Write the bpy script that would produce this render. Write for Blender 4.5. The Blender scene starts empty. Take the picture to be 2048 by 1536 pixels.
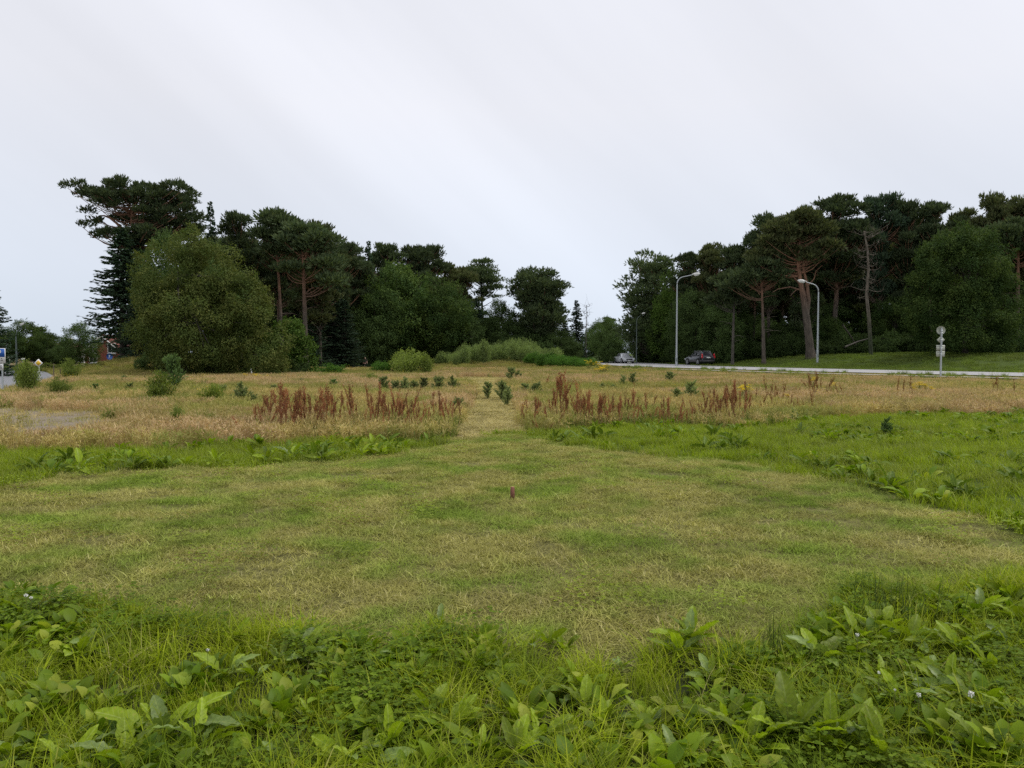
import bpy, math, random
import numpy as np
from mathutils import Vector, Matrix, Euler

random.seed(11)
rng = np.random.default_rng(11)
R = math.radians
sc = bpy.context.scene
COL = sc.collection

# ------------------------------------------------------------------ camera, sky, sun
FPX = 1518.0            # focal length in pixels of the 2048 wide photograph
HOR = 706.0             # row of the horizon
EYE = 1.6
PITCH = math.atan((768 - HOR) / FPX)
cam_d = bpy.data.cameras.new('camera')
cam = bpy.data.objects.new('camera', cam_d)
COL.objects.link(cam)
cam.location = (0, 0, EYE)
cam.rotation_euler = (R(90) - PITCH, 0, 0)
cam_d.sensor_width = 36.0
cam_d.lens = 36.0 * FPX / 2048.0
cam_d.clip_start = 0.05
cam_d.clip_end = 4000
sc.camera = cam

SUN_EL, SUN_AZ = 58.0, 80.0     # azimuth clockwise from the view direction (+Y)
w = bpy.data.worlds.new('World')
sc.world = w
w.use_nodes = True
nt = w.node_tree
nt.nodes.clear()
def N(t, ty, **kw):
    n = t.nodes.new(ty)
    for k, v in kw.items():
        setattr(n, k, v)
    return n
wo = N(nt, 'ShaderNodeOutputWorld')
sky = N(nt, 'ShaderNodeTexSky', sky_type='NISHITA', sun_disc=False)
sky.sun_elevation = R(SUN_EL)
sky.sun_rotation = R(SUN_AZ)
sky.air_density = 1.2
sky.dust_density = 2.0
bgs = N(nt, 'ShaderNodeBackground')
bgs.inputs[1].default_value = 0.09
nt.links.new(sky.outputs[0], bgs.inputs[0])
bgc = N(nt, 'ShaderNodeBackground')
bgc.inputs[1].default_value = 0.82
tc = N(nt, 'ShaderNodeTexCoord')
sep = N(nt, 'ShaderNodeSeparateXYZ')
nt.links.new(tc.outputs['Generated'], sep.inputs[0])
# overcast cloud: bluish near the horizon, pale grey above
ramp = N(nt, 'ShaderNodeValToRGB')
e = ramp.color_ramp.elements
e[0].position = 0.0
e[0].color = (0.68, 0.77, 0.89, 1)
e[1].position = 0.30
e[1].color = (0.885, 0.895, 0.957, 1)
x = ramp.color_ramp.elements.new(0.10)
x.color = (0.77, 0.83, 0.94, 1)
nt.links.new(sep.outputs[2], ramp.inputs[0])
# stretched bands of cloud
mp = N(nt, 'ShaderNodeMapping', vector_type='TEXTURE')
mp.inputs['Rotation'].default_value = (0.0, 0.72, 0.0)
mp.inputs['Scale'].default_value = (1.5, 0.9, 0.20)
nt.links.new(tc.outputs['Generated'], mp.inputs[0])
nz = N(nt, 'ShaderNodeTexNoise')
nz.inputs['Scale'].default_value = 1.1
nz.inputs['Detail'].default_value = 4.0
nz.inputs['Roughness'].default_value = 0.45
nt.links.new(mp.outputs[0], nz.inputs['Vector'])
mr = N(nt, 'ShaderNodeMapRange')
mr.inputs[1].default_value = 0.3
mr.inputs[2].default_value = 0.7
mr.inputs[3].default_value = 0.89
mr.inputs[4].default_value = 1.06
nt.links.new(nz.outputs[0], mr.inputs[0])
vm = N(nt, 'ShaderNodeVectorMath', operation='SCALE')
nt.links.new(ramp.outputs[0], vm.inputs[0])
nt.links.new(mr.outputs[0], vm.inputs['Scale'])
nt.links.new(vm.outputs[0], bgc.inputs[0])
mxs = N(nt, 'ShaderNodeMixShader')
mxs.inputs[0].default_value = 0.93
nt.links.new(bgs.outputs[0], mxs.inputs[1])
nt.links.new(bgc.outputs[0], mxs.inputs[2])
nt.links.new(mxs.outputs[0], wo.inputs[0])

sun_d = bpy.data.lights.new('sun', 'SUN')
sun_d.energy = 1.5
sun_d.angle = R(24)
sun_d.color = (1.0, 0.96, 0.9)
sun = bpy.data.objects.new('sun', sun_d)
COL.objects.link(sun)
sun.rotation_euler = (R(90 - SUN_EL), 0, R(180 - SUN_AZ))
sc.view_settings.view_transform = 'Standard'
sc.view_settings.look = 'None'
sc.view_settings.exposure = 0.32
sc.view_settings.gamma = 1.0
sc.view_settings.use_curve_mapping = False
sc.cycles.max_bounces = 6
sc.cycles.diffuse_bounces = 3
sc.cycles.glossy_bounces = 2
sc.cycles.transmission_bounces = 3
sc.cycles.transparent_max_bounces = 4
sc.cycles.use_denoising = False
sc.render.use_persistent_data = False

# ------------------------------------------------------------------ pixel <-> place
CP, SP = math.cos(PITCH), math.sin(PITCH)
def pix_dir(px, py):
    dx, dy = px - 1024.0, py - 768.0
    return np.array([dx, FPX * CP - dy * SP, -FPX * SP - dy * CP])
def gp(px, py, z=0.0):
    d = pix_dir(px, py)
    t = (z - EYE) / d[2]
    return d[0] * t, d[1] * t
def at(px, py, Y):
    """the point at depth Y seen at a pixel"""
    d = pix_dir(px, py)
    t = Y / d[1]
    return d[0] * t, Y, EYE + d[2] * t
def X_at(px, Y): return at(px, 706, Y)[0]
def Z_at(py, Y): return at(1024, py, Y)[2]
def project(X, Y, Z=0.0):
    dz = Z - EYE
    c = np.maximum(Y * CP - dz * SP, 1e-3)
    v = Y * SP + dz * CP
    return 1024 + FPX * X / c, 768 - FPX * v / c

# ------------------------------------------------------------------ helpers
def sstep(a, b, x):
    t = np.clip((x - a) / (b - a), 0, 1)
    return t * t * (3 - 2 * t)
def vnoise(x, y, s=1.0, seed=0):
    """smooth value noise in 0..1"""
    x = np.asarray(x, float) / s + 1000.0 + seed * 17.3
    y = np.asarray(y, float) / s + 1000.0 + seed * 5.7
    xi, yi = np.floor(x), np.floor(y)
    fx, fy = x - xi, y - yi
    def h(a, b):
        v = np.sin(a * 127.1 + b * 311.7 + seed * 74.7) * 43758.5453
        return v - np.floor(v)
    fx = fx * fx * (3 - 2 * fx)
    fy = fy * fy * (3 - 2 * fy)
    return ((h(xi, yi) * (1 - fx) + h(xi + 1, yi) * fx) * (1 - fy) +
            (h(xi, yi + 1) * (1 - fx) + h(xi + 1, yi + 1) * fx) * fy)
def fbm(x, y, s, seed=0):
    return (vnoise(x, y, s, seed) * .55 + vnoise(x, y, s * .45, seed + 3) * .3 + vnoise(x, y, s * .2, seed + 7) * .15)

def mesh_arrays(name, V, F, mats, midx=None, smooth=False):
    me = bpy.data.meshes.new(name)
    V = np.ascontiguousarray(V, dtype=np.float32)
    F = np.ascontiguousarray(F, dtype=np.int32)
    n, k = F.shape
    me.vertices.add(len(V))
    me.vertices.foreach_set('co', V.ravel())
    me.loops.add(n * k)
    me.loops.foreach_set('vertex_index', F.ravel())
    me.polygons.add(n)
    me.polygons.foreach_set('loop_start', np.arange(0, n * k, k, dtype=np.int32))
    if midx is not None:
        me.polygons.foreach_set('material_index', np.asarray(midx, dtype=np.int32))
    if smooth:
        me.polygons.foreach_set('use_smooth', np.ones(n, dtype=bool))
    for m in (mats if isinstance(mats, (list, tuple)) else [mats]):
        me.materials.append(m)
    me.update(calc_edges=True)
    return me
def cat_parts(parts):
    """join (V, F) pairs with quads"""
    Vs, Fs, o = [], [], 0
    for V, F in parts:
        Vs.append(V)
        Fs.append(F + o)
        o += len(V)
    return np.concatenate(Vs), np.concatenate(Fs)
def link(name, me, parent=None, loc=None, rot=None, scl=None):
    o = bpy.data.objects.new(name, me)
    COL.objects.link(o)
    if parent is not None: o.parent = parent
    if loc is not None: o.location = loc
    if rot is not None: o.rotation_euler = rot
    if scl is not None: o.scale = scl if hasattr(scl, '__len__') else (scl,) * 3
    return o
def thing(name, label, cat, loc=(0, 0, 0), rz=0.0, group=None, scl=None):
    o = link(name, None, None, loc, (0, 0, rz), scl)
    o['label'] = label
    o['category'] = cat
    if group: o['group'] = group
    return o
def tag(o, label=None, cat=None, group=None, kind=None):
    if label: o['label'] = label
    if cat: o['category'] = cat
    if group: o['group'] = group
    if kind: o['kind'] = kind
    return o
def copy_thing(t, loc, rz, scl, label, group=None):
    c = t.copy()
    COL.objects.link(c)
    c.location = loc
    c.rotation_euler = (0, 0, rz)
    c.scale = scl if hasattr(scl, '__len__') else (scl,) * 3
    c['label'] = label
    if group: c['group'] = group
    for ch in t.children:
        d = ch.copy()
        COL.objects.link(d)
        d.parent = c
        for g in ch.children:
            h = g.copy()
            COL.objects.link(h)
            h.parent = d
    return c

def box(cx, cy, cz, sx, sy, sz):
    V = np.array([[x, y, z] for z in (-.5, .5) for y in (-.5, .5) for x in (-.5, .5)]) * [sx, sy, sz] + [cx, cy, cz]
    F = np.array([[0, 2, 3, 1], [4, 5, 7, 6], [0, 1, 5, 4], [2, 6, 7, 3], [0, 4, 6, 2], [1, 3, 7, 5]])
    return V, F
def tube(P, r, n=6):
    P = np.asarray(P, float)
    m = len(P)
    r = np.broadcast_to(np.asarray(r, float), (m,))
    T = np.gradient(P, axis=0)
    T /= np.maximum(np.linalg.norm(T, axis=1, keepdims=True), 1e-9)
    ref = np.array([0.37, 0.93, 0.05]) if abs(T[0, 2]) > .8 else np.array([0, 0, 1.0])
    A = np.cross(T, ref)
    A /= np.maximum(np.linalg.norm(A, axis=1, keepdims=True), 1e-9)
    B = np.cross(T, A)
    a = np.linspace(0, 2 * math.pi, n, endpoint=False)
    V = (P[:, None, :] + r[:, None, None] * (np.cos(a)[None, :, None] * A[:, None, :] + np.sin(a)[None, :, None] * B[:, None, :])).reshape(-1, 3)
    i = np.arange(m - 1)[:, None] * n
    j = np.arange(n)[None, :]
    jn = (j + 1) % n
    F = np.stack([i + j, i + jn, i + n + jn, i + n + j], -1).reshape(-1, 4)
    return V, F
def disc(c, r, n, axis, t):
    """a closed drum with quad sides and quad-fan caps"""
    a = np.linspace(0, 2 * math.pi, n, endpoint=False)
    ax = np.array(axis, float)
    u = np.cross(ax, [0, 0, 1.0])
    if np.linalg.norm(u) < .1: u = np.array([1.0, 0, 0])
    u /= np.linalg.norm(u)
    v = np.cross(ax, u)
    ring = np.cos(a)[:, None] * u + np.sin(a)[:, None] * v
    c = np.array(c, float)
    V = np.concatenate([c - ax * t / 2 + ring * r, c + ax * t / 2 + ring * r])
    F = [[i, (i + 1) % n, n + (i + 1) % n, n + i] for i in range(n)]
    for o in (0, n):
        for i in range(1, n - 2, 2):
            F.append([o, o + i, o + i + 1, o + i + 2])
        if n % 2: F.append([o, o + n - 2, o + n - 1, o + n - 1])
    return V, np.array(F)
def norm(a): return a / np.maximum(np.linalg.norm(a, axis=-1, keepdims=True), 1e-9)
def rand_dir(n):
    return norm(rng.normal(size=(n, 3)))

def rhombi(C, D, Nn, L, W, fold=.12):
    """leaf shaped quads: base C, direction D, plane normal Nn, length L, width W"""
    D = norm(D)
    S = norm(np.cross(D, Nn))
    U = np.cross(S, D)
    L = np.asarray(L)[:, None]
    W = np.asarray(W)[:, None]
    mid = C + D * L * .5
    a = C
    b = mid + S * W * .5 + U * W * fold
    c = C + D * L
    d = mid - S * W * .5 + U * W * fold
    V = np.stack([a, b, c, d], 1).reshape(-1, 3)
    F = np.arange(len(C) * 4).reshape(-1, 4)
    return V, F

# ------------------------------------------------------------------ materials
def newmat(name):
    m = bpy.data.materials.new(name)
    m.use_nodes = True
    t = m.node_tree
    t.nodes.clear()
    out = N(t, 'ShaderNodeOutputMaterial')
    return m, t, out
def plain(name, col, rough=.6, metal=0.0, bump=0.0, bscale=20.0, var=0.0, coat=0.0):
    m, t, out = newmat(name)
    p = N(t, 'ShaderNodeBsdfPrincipled')
    p.inputs['Base Color'].default_value = (*col, 1)
    p.inputs['Roughness'].default_value = rough
    p.inputs['Metallic'].default_value = metal
    if coat: p.inputs['Coat Weight'].default_value = coat
    t.links.new(p.outputs[0], out.inputs[0])
    if var or bump:
        tcn = N(t, 'ShaderNodeTexCoord')
        n = N(t, 'ShaderNodeTexNoise')
        n.inputs['Scale'].default_value = bscale
        n.inputs['Detail'].default_value = 5
        t.links.new(tcn.outputs['Object'], n.inputs['Vector'])
        if var:
            mx = N(t, 'ShaderNodeMix', data_type='RGBA')
            mx.inputs[6].default_value = (*[c * (1 - var) for c in col], 1)
            mx.inputs[7].default_value = (*[min(1, c * (1 + var)) for c in col], 1)
            t.links.new(n.outputs[0], mx.inputs[0])
            t.links.new(mx.outputs[2], p.inputs['Base Color'])
        if bump:
            b = N(t, 'ShaderNodeBump')
            b.inputs['Strength'].default_value = bump
            t.links.new(n.outputs[0], b.inputs['Height'])
            t.links.new(b.outputs[0], p.inputs['Normal'])
    return m
def leafmat(name, c1, c2, trans=.3, rough=.5, c3=None, patch=None, spec=.25, objvar=.25, vein=False):
    """colour varies from leaf to leaf and plant to plant; patch = (scale, colour) large patches over the ground"""
    m, t, out = newmat(name)
    g = N(t, 'ShaderNodeNewGeometry')
    oi = N(t, 'ShaderNodeObjectInfo')
    rp = N(t, 'ShaderNodeValToRGB')
    el = rp.color_ramp.elements
    el[0].position, el[0].color = 0.0, (*c1, 1)
    el[1].position, el[1].color = (0.85 if c3 else 1.0), (*c2, 1)
    if c3:
        z = rp.color_ramp.elements.new(1.0)
        z.color = (*c3, 1)
    t.links.new(g.outputs['Random Per Island'], rp.inputs[0])
    col = rp.outputs[0]
    if patch:
        nz = N(t, 'ShaderNodeTexNoise')
        nz.inputs['Scale'].default_value = patch[0]
        nz.inputs['Detail'].default_value = 3
        nz.inputs['Roughness'].default_value = .6
        t.links.new(g.outputs['Position'], nz.inputs['Vector'])
        mrr = N(t, 'ShaderNodeMapRange')
        mrr.inputs[1].default_value = patch[2] - .09
        mrr.inputs[2].default_value = patch[2] + .09
        t.links.new(nz.outputs[0], mrr.inputs[0])
        mx = N(t, 'ShaderNodeMix', data_type='RGBA')
        t.links.new(mrr.outputs[0], mx.inputs[0])
        t.links.new(col, mx.inputs[6])
        rp2 = N(t, 'ShaderNodeValToRGB')
        rp2.color_ramp.elements[0].color = (*patch[1], 1)
        rp2.color_ramp.elements[1].color = (*[c * 1.45 for c in patch[1]], 1)
        t.links.new(g.outputs['Random Per Island'], rp2.inputs[0])
        t.links.new(rp2.outputs[0], mx.inputs[7])
        col = mx.outputs[2]
    if vein:
        tco = N(t, 'ShaderNodeTexCoord')
        sx = N(t, 'ShaderNodeSeparateXYZ')
        t.links.new(tco.outputs['Object'], sx.inputs[0])
        def mth(op, a_, b_=None, c_=None):
            q_ = N(t, 'ShaderNodeMath', operation=op)
            for i_, v_ in enumerate((a_, b_, c_)):
                if v_ is None: continue
                if isinstance(v_, (int, float)): q_.inputs[i_].default_value = v_
                else: t.links.new(v_, q_.inputs[i_])
            return q_.outputs[0]
        ax_ = mth('ABSOLUTE', sx.outputs[0])
        mid = mth('LESS_THAN', ax_, .014)
        ph_ = mth('SINE', mth('MULTIPLY', mth('SUBTRACT', sx.outputs[1], mth('MULTIPLY', ax_, .9)), 62.0))
        side_ = mth('MULTIPLY', mth('GREATER_THAN', ph_, .86), .5)
        vv = mth('MAXIMUM', mid, side_)
        mv = N(t, 'ShaderNodeMix', data_type='RGBA')
        t.links.new(mth('MULTIPLY', vv, .55), mv.inputs[0])
        t.links.new(col, mv.inputs[6])
        mv.inputs[7].default_value = (.34, .42, .10, 1)
        n9 = N(t, 'ShaderNodeTexNoise')
        n9.inputs['Scale'].default_value = 9
        n9.inputs['Detail'].default_value = 4
        t.links.new(tco.outputs['Object'], n9.inputs['Vector'])
        mb_ = N(t, 'ShaderNodeMix', data_type='RGBA')
        r9 = N(t, 'ShaderNodeMapRange')
        r9.inputs[1].default_value = .62
        r9.inputs[2].default_value = .72
        t.links.new(n9.outputs[0], r9.inputs[0])
        t.links.new(r9.outputs[0], mb_.inputs[0])
        t.links.new(mv.outputs[2], mb_.inputs[6])
        mb_.inputs[7].default_value = (.26, .21, .05, 1)
        mv2 = N(t, 'ShaderNodeMapRange')
        mv2.inputs[1].default_value = .3
        mv2.inputs[2].default_value = .7
        mv2.inputs[3].default_value = .75
        mv2.inputs[4].default_value = 1.2
        t.links.new(n9.outputs[0], mv2.inputs[0])
        sv_ = N(t, 'ShaderNodeVectorMath', operation='SCALE')
        t.links.new(mb_.outputs[2], sv_.inputs[0])
        t.links.new(mv2.outputs[0], sv_.inputs['Scale'])
        col = sv_.outputs[0]
    mr2 = N(t, 'ShaderNodeMapRange')
    mr2.inputs[3].default_value = 1 - objvar
    mr2.inputs[4].default_value = 1 + objvar
    t.links.new(oi.outputs['Random'], mr2.inputs[0])
    sc2 = N(t, 'ShaderNodeVectorMath', operation='SCALE')
    t.links.new(col, sc2.inputs[0])
    t.links.new(mr2.outputs[0], sc2.inputs['Scale'])
    p = N(t, 'ShaderNodeBsdfPrincipled')
    p.inputs['Roughness'].default_value = rough
    p.inputs['Specular IOR Level'].default_value = spec
    t.links.new(sc2.outputs[0], p.inputs['Base Color'])
    if trans > 0:
        tr = N(t, 'ShaderNodeBsdfTranslucent')
        tv = N(t, 'ShaderNodeVectorMath', operation='MULTIPLY')
        tv.inputs[1].default_value = (1.15, 1.2, .6)
        t.links.new(sc2.outputs[0], tv.inputs[0])
        t.links.new(tv.outputs[0], tr.inputs[0])
        ms = N(t, 'ShaderNodeMixShader')
        ms.inputs[0].default_value = trans
        t.links.new(p.outputs[0], ms.inputs[1])
        t.links.new(tr.outputs[0], ms.inputs[2])
        t.links.new(ms.outputs[0], out.inputs[0])
    else:
        t.links.new(p.outputs[0], out.inputs[0])
    return m
def barkmat(name, low, high, z0, z1, scale=6.0):
    """bark that changes colour up the trunk (as Scots pine does)"""
    m, t, out = newmat(name)
    tcn = N(t, 'ShaderNodeTexCoord')
    sp = N(t, 'ShaderNodeSeparateXYZ')
    t.links.new(tcn.outputs['Object'], sp.inputs[0])
    r1 = N(t, 'ShaderNodeMapRange')
    r1.inputs[1].default_value = z0
    r1.inputs[2].default_value = z1
    t.links.new(sp.outputs[2], r1.inputs[0])
    mx = N(t, 'ShaderNodeMix', data_type='RGBA')
    mx.inputs[6].default_value = (*low, 1)
    mx.inputs[7].default_value = (*high, 1)
    t.links.new(r1.outputs[0], mx.inputs[0])
    mpp = N(t, 'ShaderNodeMapping')
    mpp.inputs['Scale'].default_value = (1, 1, .25)
    t.links.new(tcn.outputs['Object'], mpp.inputs[0])
    n = N(t, 'ShaderNodeTexNoise')
    n.inputs['Scale'].default_value = scale
    n.inputs['Detail'].default_value = 6
    t.links.new(mpp.outputs[0], n.inputs['Vector'])
    mr3 = N(t, 'ShaderNodeMapRange')
    mr3.inputs[1].default_value = .3
    mr3.inputs[2].default_value = .7
    mr3.inputs[3].default_value = .5
    mr3.inputs[4].default_value = 1.35
    t.links.new(n.outputs[0], mr3.inputs[0])
    vs = N(t, 'ShaderNodeVectorMath', operation='SCALE')
    t.links.new(mx.outputs[2], vs.inputs[0])
    t.links.new(mr3.outputs[0], vs.inputs['Scale'])
    p = N(t, 'ShaderNodeBsdfPrincipled')
    p.inputs['Roughness'].default_value = .9
    t.links.new(vs.outputs[0], p.inputs['Base Color'])
    b = N(t, 'ShaderNodeBump')
    b.inputs['Strength'].default_value = .6
    b.inputs['Distance'].default_value = .05
    t.links.new(n.outputs[0], b.inputs['Height'])
    t.links.new(b.outputs[0], p.inputs['Normal'])
    t.links.new(p.outputs[0], out.inputs[0])
    return m

M = {}
M['pine'] = leafmat('pine_needles', (.052, .080, .040), (.112, .148, .068), .25, .7, (.14, .17, .08), spec=.08)
M['pine_blue'] = leafmat('blue_pine_needles', (.050, .084, .052), (.104, .156, .090), .25, .7, spec=.08)
M['pine_warm'] = leafmat('warm_pine_needles', (.068, .086, .038), (.128, .148, .060), .25, .7, (.17, .16, .08), spec=.08)
M['spruce'] = leafmat('spruce_needles', (.034, .064, .038), (.078, .124, .070), .2, .7, spec=.08)
M['willow'] = leafmat('willow_leaves', (.085, .112, .026), (.155, .175, .050), .32, .7, (.24, .24, .07), spec=.06, patch=(.7, (.075, .105, .028), .50))
M['broad'] = leafmat('broad_leaves', (.055, .092, .024), (.105, .155, .038), .32, .7, (.16, .21, .05), spec=.06, patch=(.5, (.042, .075, .022), .50))
M['broad_light'] = leafmat('pale_broad_leaves', (.04, .08, .014), (.09, .15, .028), .3, .7, (.16, .21, .05), spec=.06)
M['broad_dark'] = leafmat('dark_broad_leaves', (.048, .082, .028), (.100, .150, .046), .3, .7, spec=.06)
M['shrub_y'] = leafmat('yellow_green_shrub_leaves', (.10, .15, .02), (.22, .27, .04), .35, .5)
M['shrub_g'] = leafmat('green_shrub_leaves', (.13, .18, .035), (.25, .31, .08), .4, .7, spec=.08)
M['sapling'] = leafmat('sapling_needles', (.15, .19, .085), (.27, .32, .14), .45, .7, (.36, .38, .18), spec=.08)
M['spruce_sap'] = leafmat('young_spruce_needles', (.09, .15, .055), (.16, .24, .08), .35, .7, spec=.08)
M['bark_pine'] = barkmat('pine_bark', (.10, .08, .062), (.21, .105, .06), 5.0, 9.0)
M['bark_grey'] = barkmat('grey_bark', (.09, .08, .065), (.10, .085, .07), 2.0, 8.0)
M['bark_dark'] = barkmat('dark_bark', (.045, .036, .028), (.05, .04, .03), 2.0, 8.0)
M['bark_pale'] = barkmat('pale_bark', (.05, .06, .03), (.15, .125, .095), 1.5, 5.0)
GREEN = (.13, .20, .018)
M['grass'] = leafmat('lush_grass', (.16, .225, .006), (.34, .41, .016), .37, .6, (.40, .38, .11), spec=.12, patch=(1.3, (.12, .175, .010), .56))
M['grass_band'] = leafmat('bright_grass', (.18, .25, .008), (.29, .37, .018), .42, .5, (.33, .34, .08), patch=(.5, (.17, .20, .03), .58))
M['mown'] = leafmat('mown_clippings', (.26, .25, .062), (.46, .43, .135), .24, .8, (.64, .57, .29), patch=(.9, (.18, .245, .036), .525), spec=.1)
M['straw'] = leafmat('straw_clippings', (.36, .30, .11), (.60, .51, .22), .25, .8, (.2, .25, .05))
M['meadow'] = leafmat('dry_meadow_grass', (.37, .28, .11), (.62, .49, .22), .3, .8, (.24, .26, .07), patch=(.30, (.24, .25, .07), .54), spec=.08)
M['olive'] = leafmat('olive_meadow_grass', (.22, .22, .055), (.40, .38, .12), .3, .8, (.40, .34, .15), patch=(.3, (.30, .24, .10), .56), spec=.08)
M['meadow_pink'] = leafmat('pink_seeding_grass', (.40, .27, .14), (.66, .49, .29), .3, .8, (.22, .25, .07), patch=(.35, (.27, .25, .08), .56), spec=.08)
M['verge'] = leafmat('verge_grass', (.11, .17, .022), (.19, .26, .04), .35, .6, (.2, .22, .06), patch=(.15, (.12, .15, .03), .55))
M['dock'] = leafmat('dock_leaf', (.15, .23, .005), (.26, .345, .011), .38, .45, spec=.25, objvar=.4, vein=True)
M['dock_pale'] = leafmat('pale_dock_leaf', (.15, .23, .04), (.21, .29, .07), .3, .4, spec=.35, vein=True)
M['clover'] = leafmat('clover_leaf', (.075, .13, .006), (.15, .22, .014), .3, .6, spec=.1)
M['rust'] = leafmat('rust_seeds', (.22, .080, .045), (.41, .165, .085), .25, .8, (.42, .24, .10), spec=.08, objvar=.45)
M['dock_shade'] = leafmat('shaded_dock_leaf', (.06, .11, .008), (.13, .20, .014), .25, .5, spec=.15, vein=True)  # darker copy of the dock leaf, shadow of the strip put into its colour
M['weed'] = leafmat('small_weed_leaf', (.10, .175, .005), (.24, .33, .012), .36, .5, (.36, .37, .05), spec=.2, patch=(1.1, (.08, .14, .008), .54))
M['brown_seed'] = leafmat('brown_seeds', (.19, .09, .035), (.34, .17, .06), .2, .8, spec=.08)
M['stem_r'] = plain('reddish_stem', (.22, .12, .05), .8)
M['stem_g'] = leafmat('green_stem', (.12, .15, .03), (.22, .22, .06), .2, .7)
M['rush'] = leafmat('rush_stem', (.06, .10, .018), (.12, .16, .03), .1, .7, spec=.1)
M['yellow'] = leafmat('yellow_petals', (.62, .44, .01), (.85, .66, .02), .25, .6)
M['white_fl'] = plain('white_petals', (.75, .75, .68), .7)
M['fern'] = leafmat('bramble_leaves', (.05, .12, .018), (.10, .20, .035), .35, .7, spec=.08)
M['mound'] = leafmat('mound_leaves', (.14, .20, .065), (.26, .33, .12), .4, .7, spec=.08)
M['galv'] = plain('galvanised_steel', (.42, .45, .46), .45, .5, var=.12, bscale=8)
M['galv_dark'] = plain('dull_green_pole', (.12, .15, .14), .6, .2)
M['signback'] = plain('grey_sign_back', (.48, .50, .42), .6, .2, var=.1, bscale=6)
M['white'] = plain('white_paint', (.78, .78, .76), .5)
M['blue'] = plain('blue_sign_face', (.015, .10, .40), .4)
M['signyellow'] = plain('yellow_sign_face', (.72, .45, .01), .4)
M['black'] = plain('black_paint', (.02, .02, .02), .5)
M['lampglass'] = plain('lamp_glass', (.62, .62, .58), .25)

# ground relief and where things grow ------------------------------------------------
ROAD = np.array([(90, -25), (62, 12), (46, 34), (34, 50.5), (28, 59.5), (20.9, 73), (17.0, 84), (15.6, 95), (14.8, 106), (12.5, 122), (6, 142), (-8, 170)], float)
ROAD_HW = 4.6
LROAD = np.array([(-8, 2), (-15, 14), (-20, 24), (-24.6, 34), (-29, 43.5), (-35.5, 54), (-44, 66), (-56, 78), (-72, 90)], float)
LROAD_HW = 2.3
LROAD[0] = (-12, -6)
def smooth_line(P, n=12):
    out = []
    m = len(P)
    for i in range(m - 1):
        p0, p1, p2, p3 = P[max(i - 1, 0)], P[i], P[i + 1], P[min(i + 2, m - 1)]
        for k in range(n):
            t = k / n
            out.append(.5 * ((2 * p1) + (-p0 + p2) * t + (2 * p0 - 5 * p1 + 4 * p2 - p3) * t * t + (-p0 + 3 * p1 - 3 * p2 + p3) * t ** 3))
    out.append(P[-1])
    return np.array(out)
ROADC, LROADC = smooth_line(ROAD), smooth_line(LROAD)
def line_dist(x, y, C):
    """signed distance to a polyline, positive on its right"""
    x = np.asarray(x, float)
    y = np.asarray(y, float)
    best = np.full(x.shape, 1e9)
    sgn = np.ones(x.shape)
    for a, b in zip(C[:-1:2], C[2::2]):
        d = b - a
        L2 = d @ d
        t = np.clip(((x - a[0]) * d[0] + (y - a[1]) * d[1]) / L2, 0, 1)
        qx, qy = x - a[0] - t * d[0], y - a[1] - t * d[1]
        dist = np.hypot(qx, qy)
        s = np.where(qx * d[1] - qy * d[0] >= 0, 1.0, -1.0)
        up = dist < best
        best = np.where(up, dist, best)
        sgn = np.where(up, s, sgn)
    return best * sgn
def H(x, y):
    x = np.asarray(x, float)
    y = np.asarray(y, float)
    sr = line_dist(x, y, ROADC)
    sl = line_dist(x, y, LROADC)
    calm = sstep(2, 9, np.abs(sr) - ROAD_HW) * sstep(.5, 5, np.abs(sl) - LROAD_HW)
    z = (fbm(x, y, 3.0, 5) - .5) * .10 * sstep(2, 8, np.hypot(x, y)) + (vnoise(x, y, .8, 9) - .5) * .035
    z = z + (fbm(x, y, 14, 21) - .5) * .22 * sstep(14, 30, y)
    z = z + 1.25 * np.exp(-(((x + 28.0) / 6.5) ** 2 + ((y - 62) / 9.0) ** 2))
    z = z + .95 * np.exp(-(((x + .6) / 7.0) ** 2 + ((y - 83) / 7.0) ** 2))
    z = z + .35 * np.exp(-(((x - 6.5) / 5.0) ** 2 + ((y - 80) / 8.0) ** 2))
    z = z - .38 * np.exp(-(((x + 17) / 8.0) ** 2 + ((y - 86) / 12.0) ** 2))
    z = z * calm
    z = z + .13 * (1 - sstep(.3, 6, np.abs(sr) - ROAD_HW))
    z = z + 1.5 * sstep(5.5, 19, sr) * sstep(170, 110, y)
    return z

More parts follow.
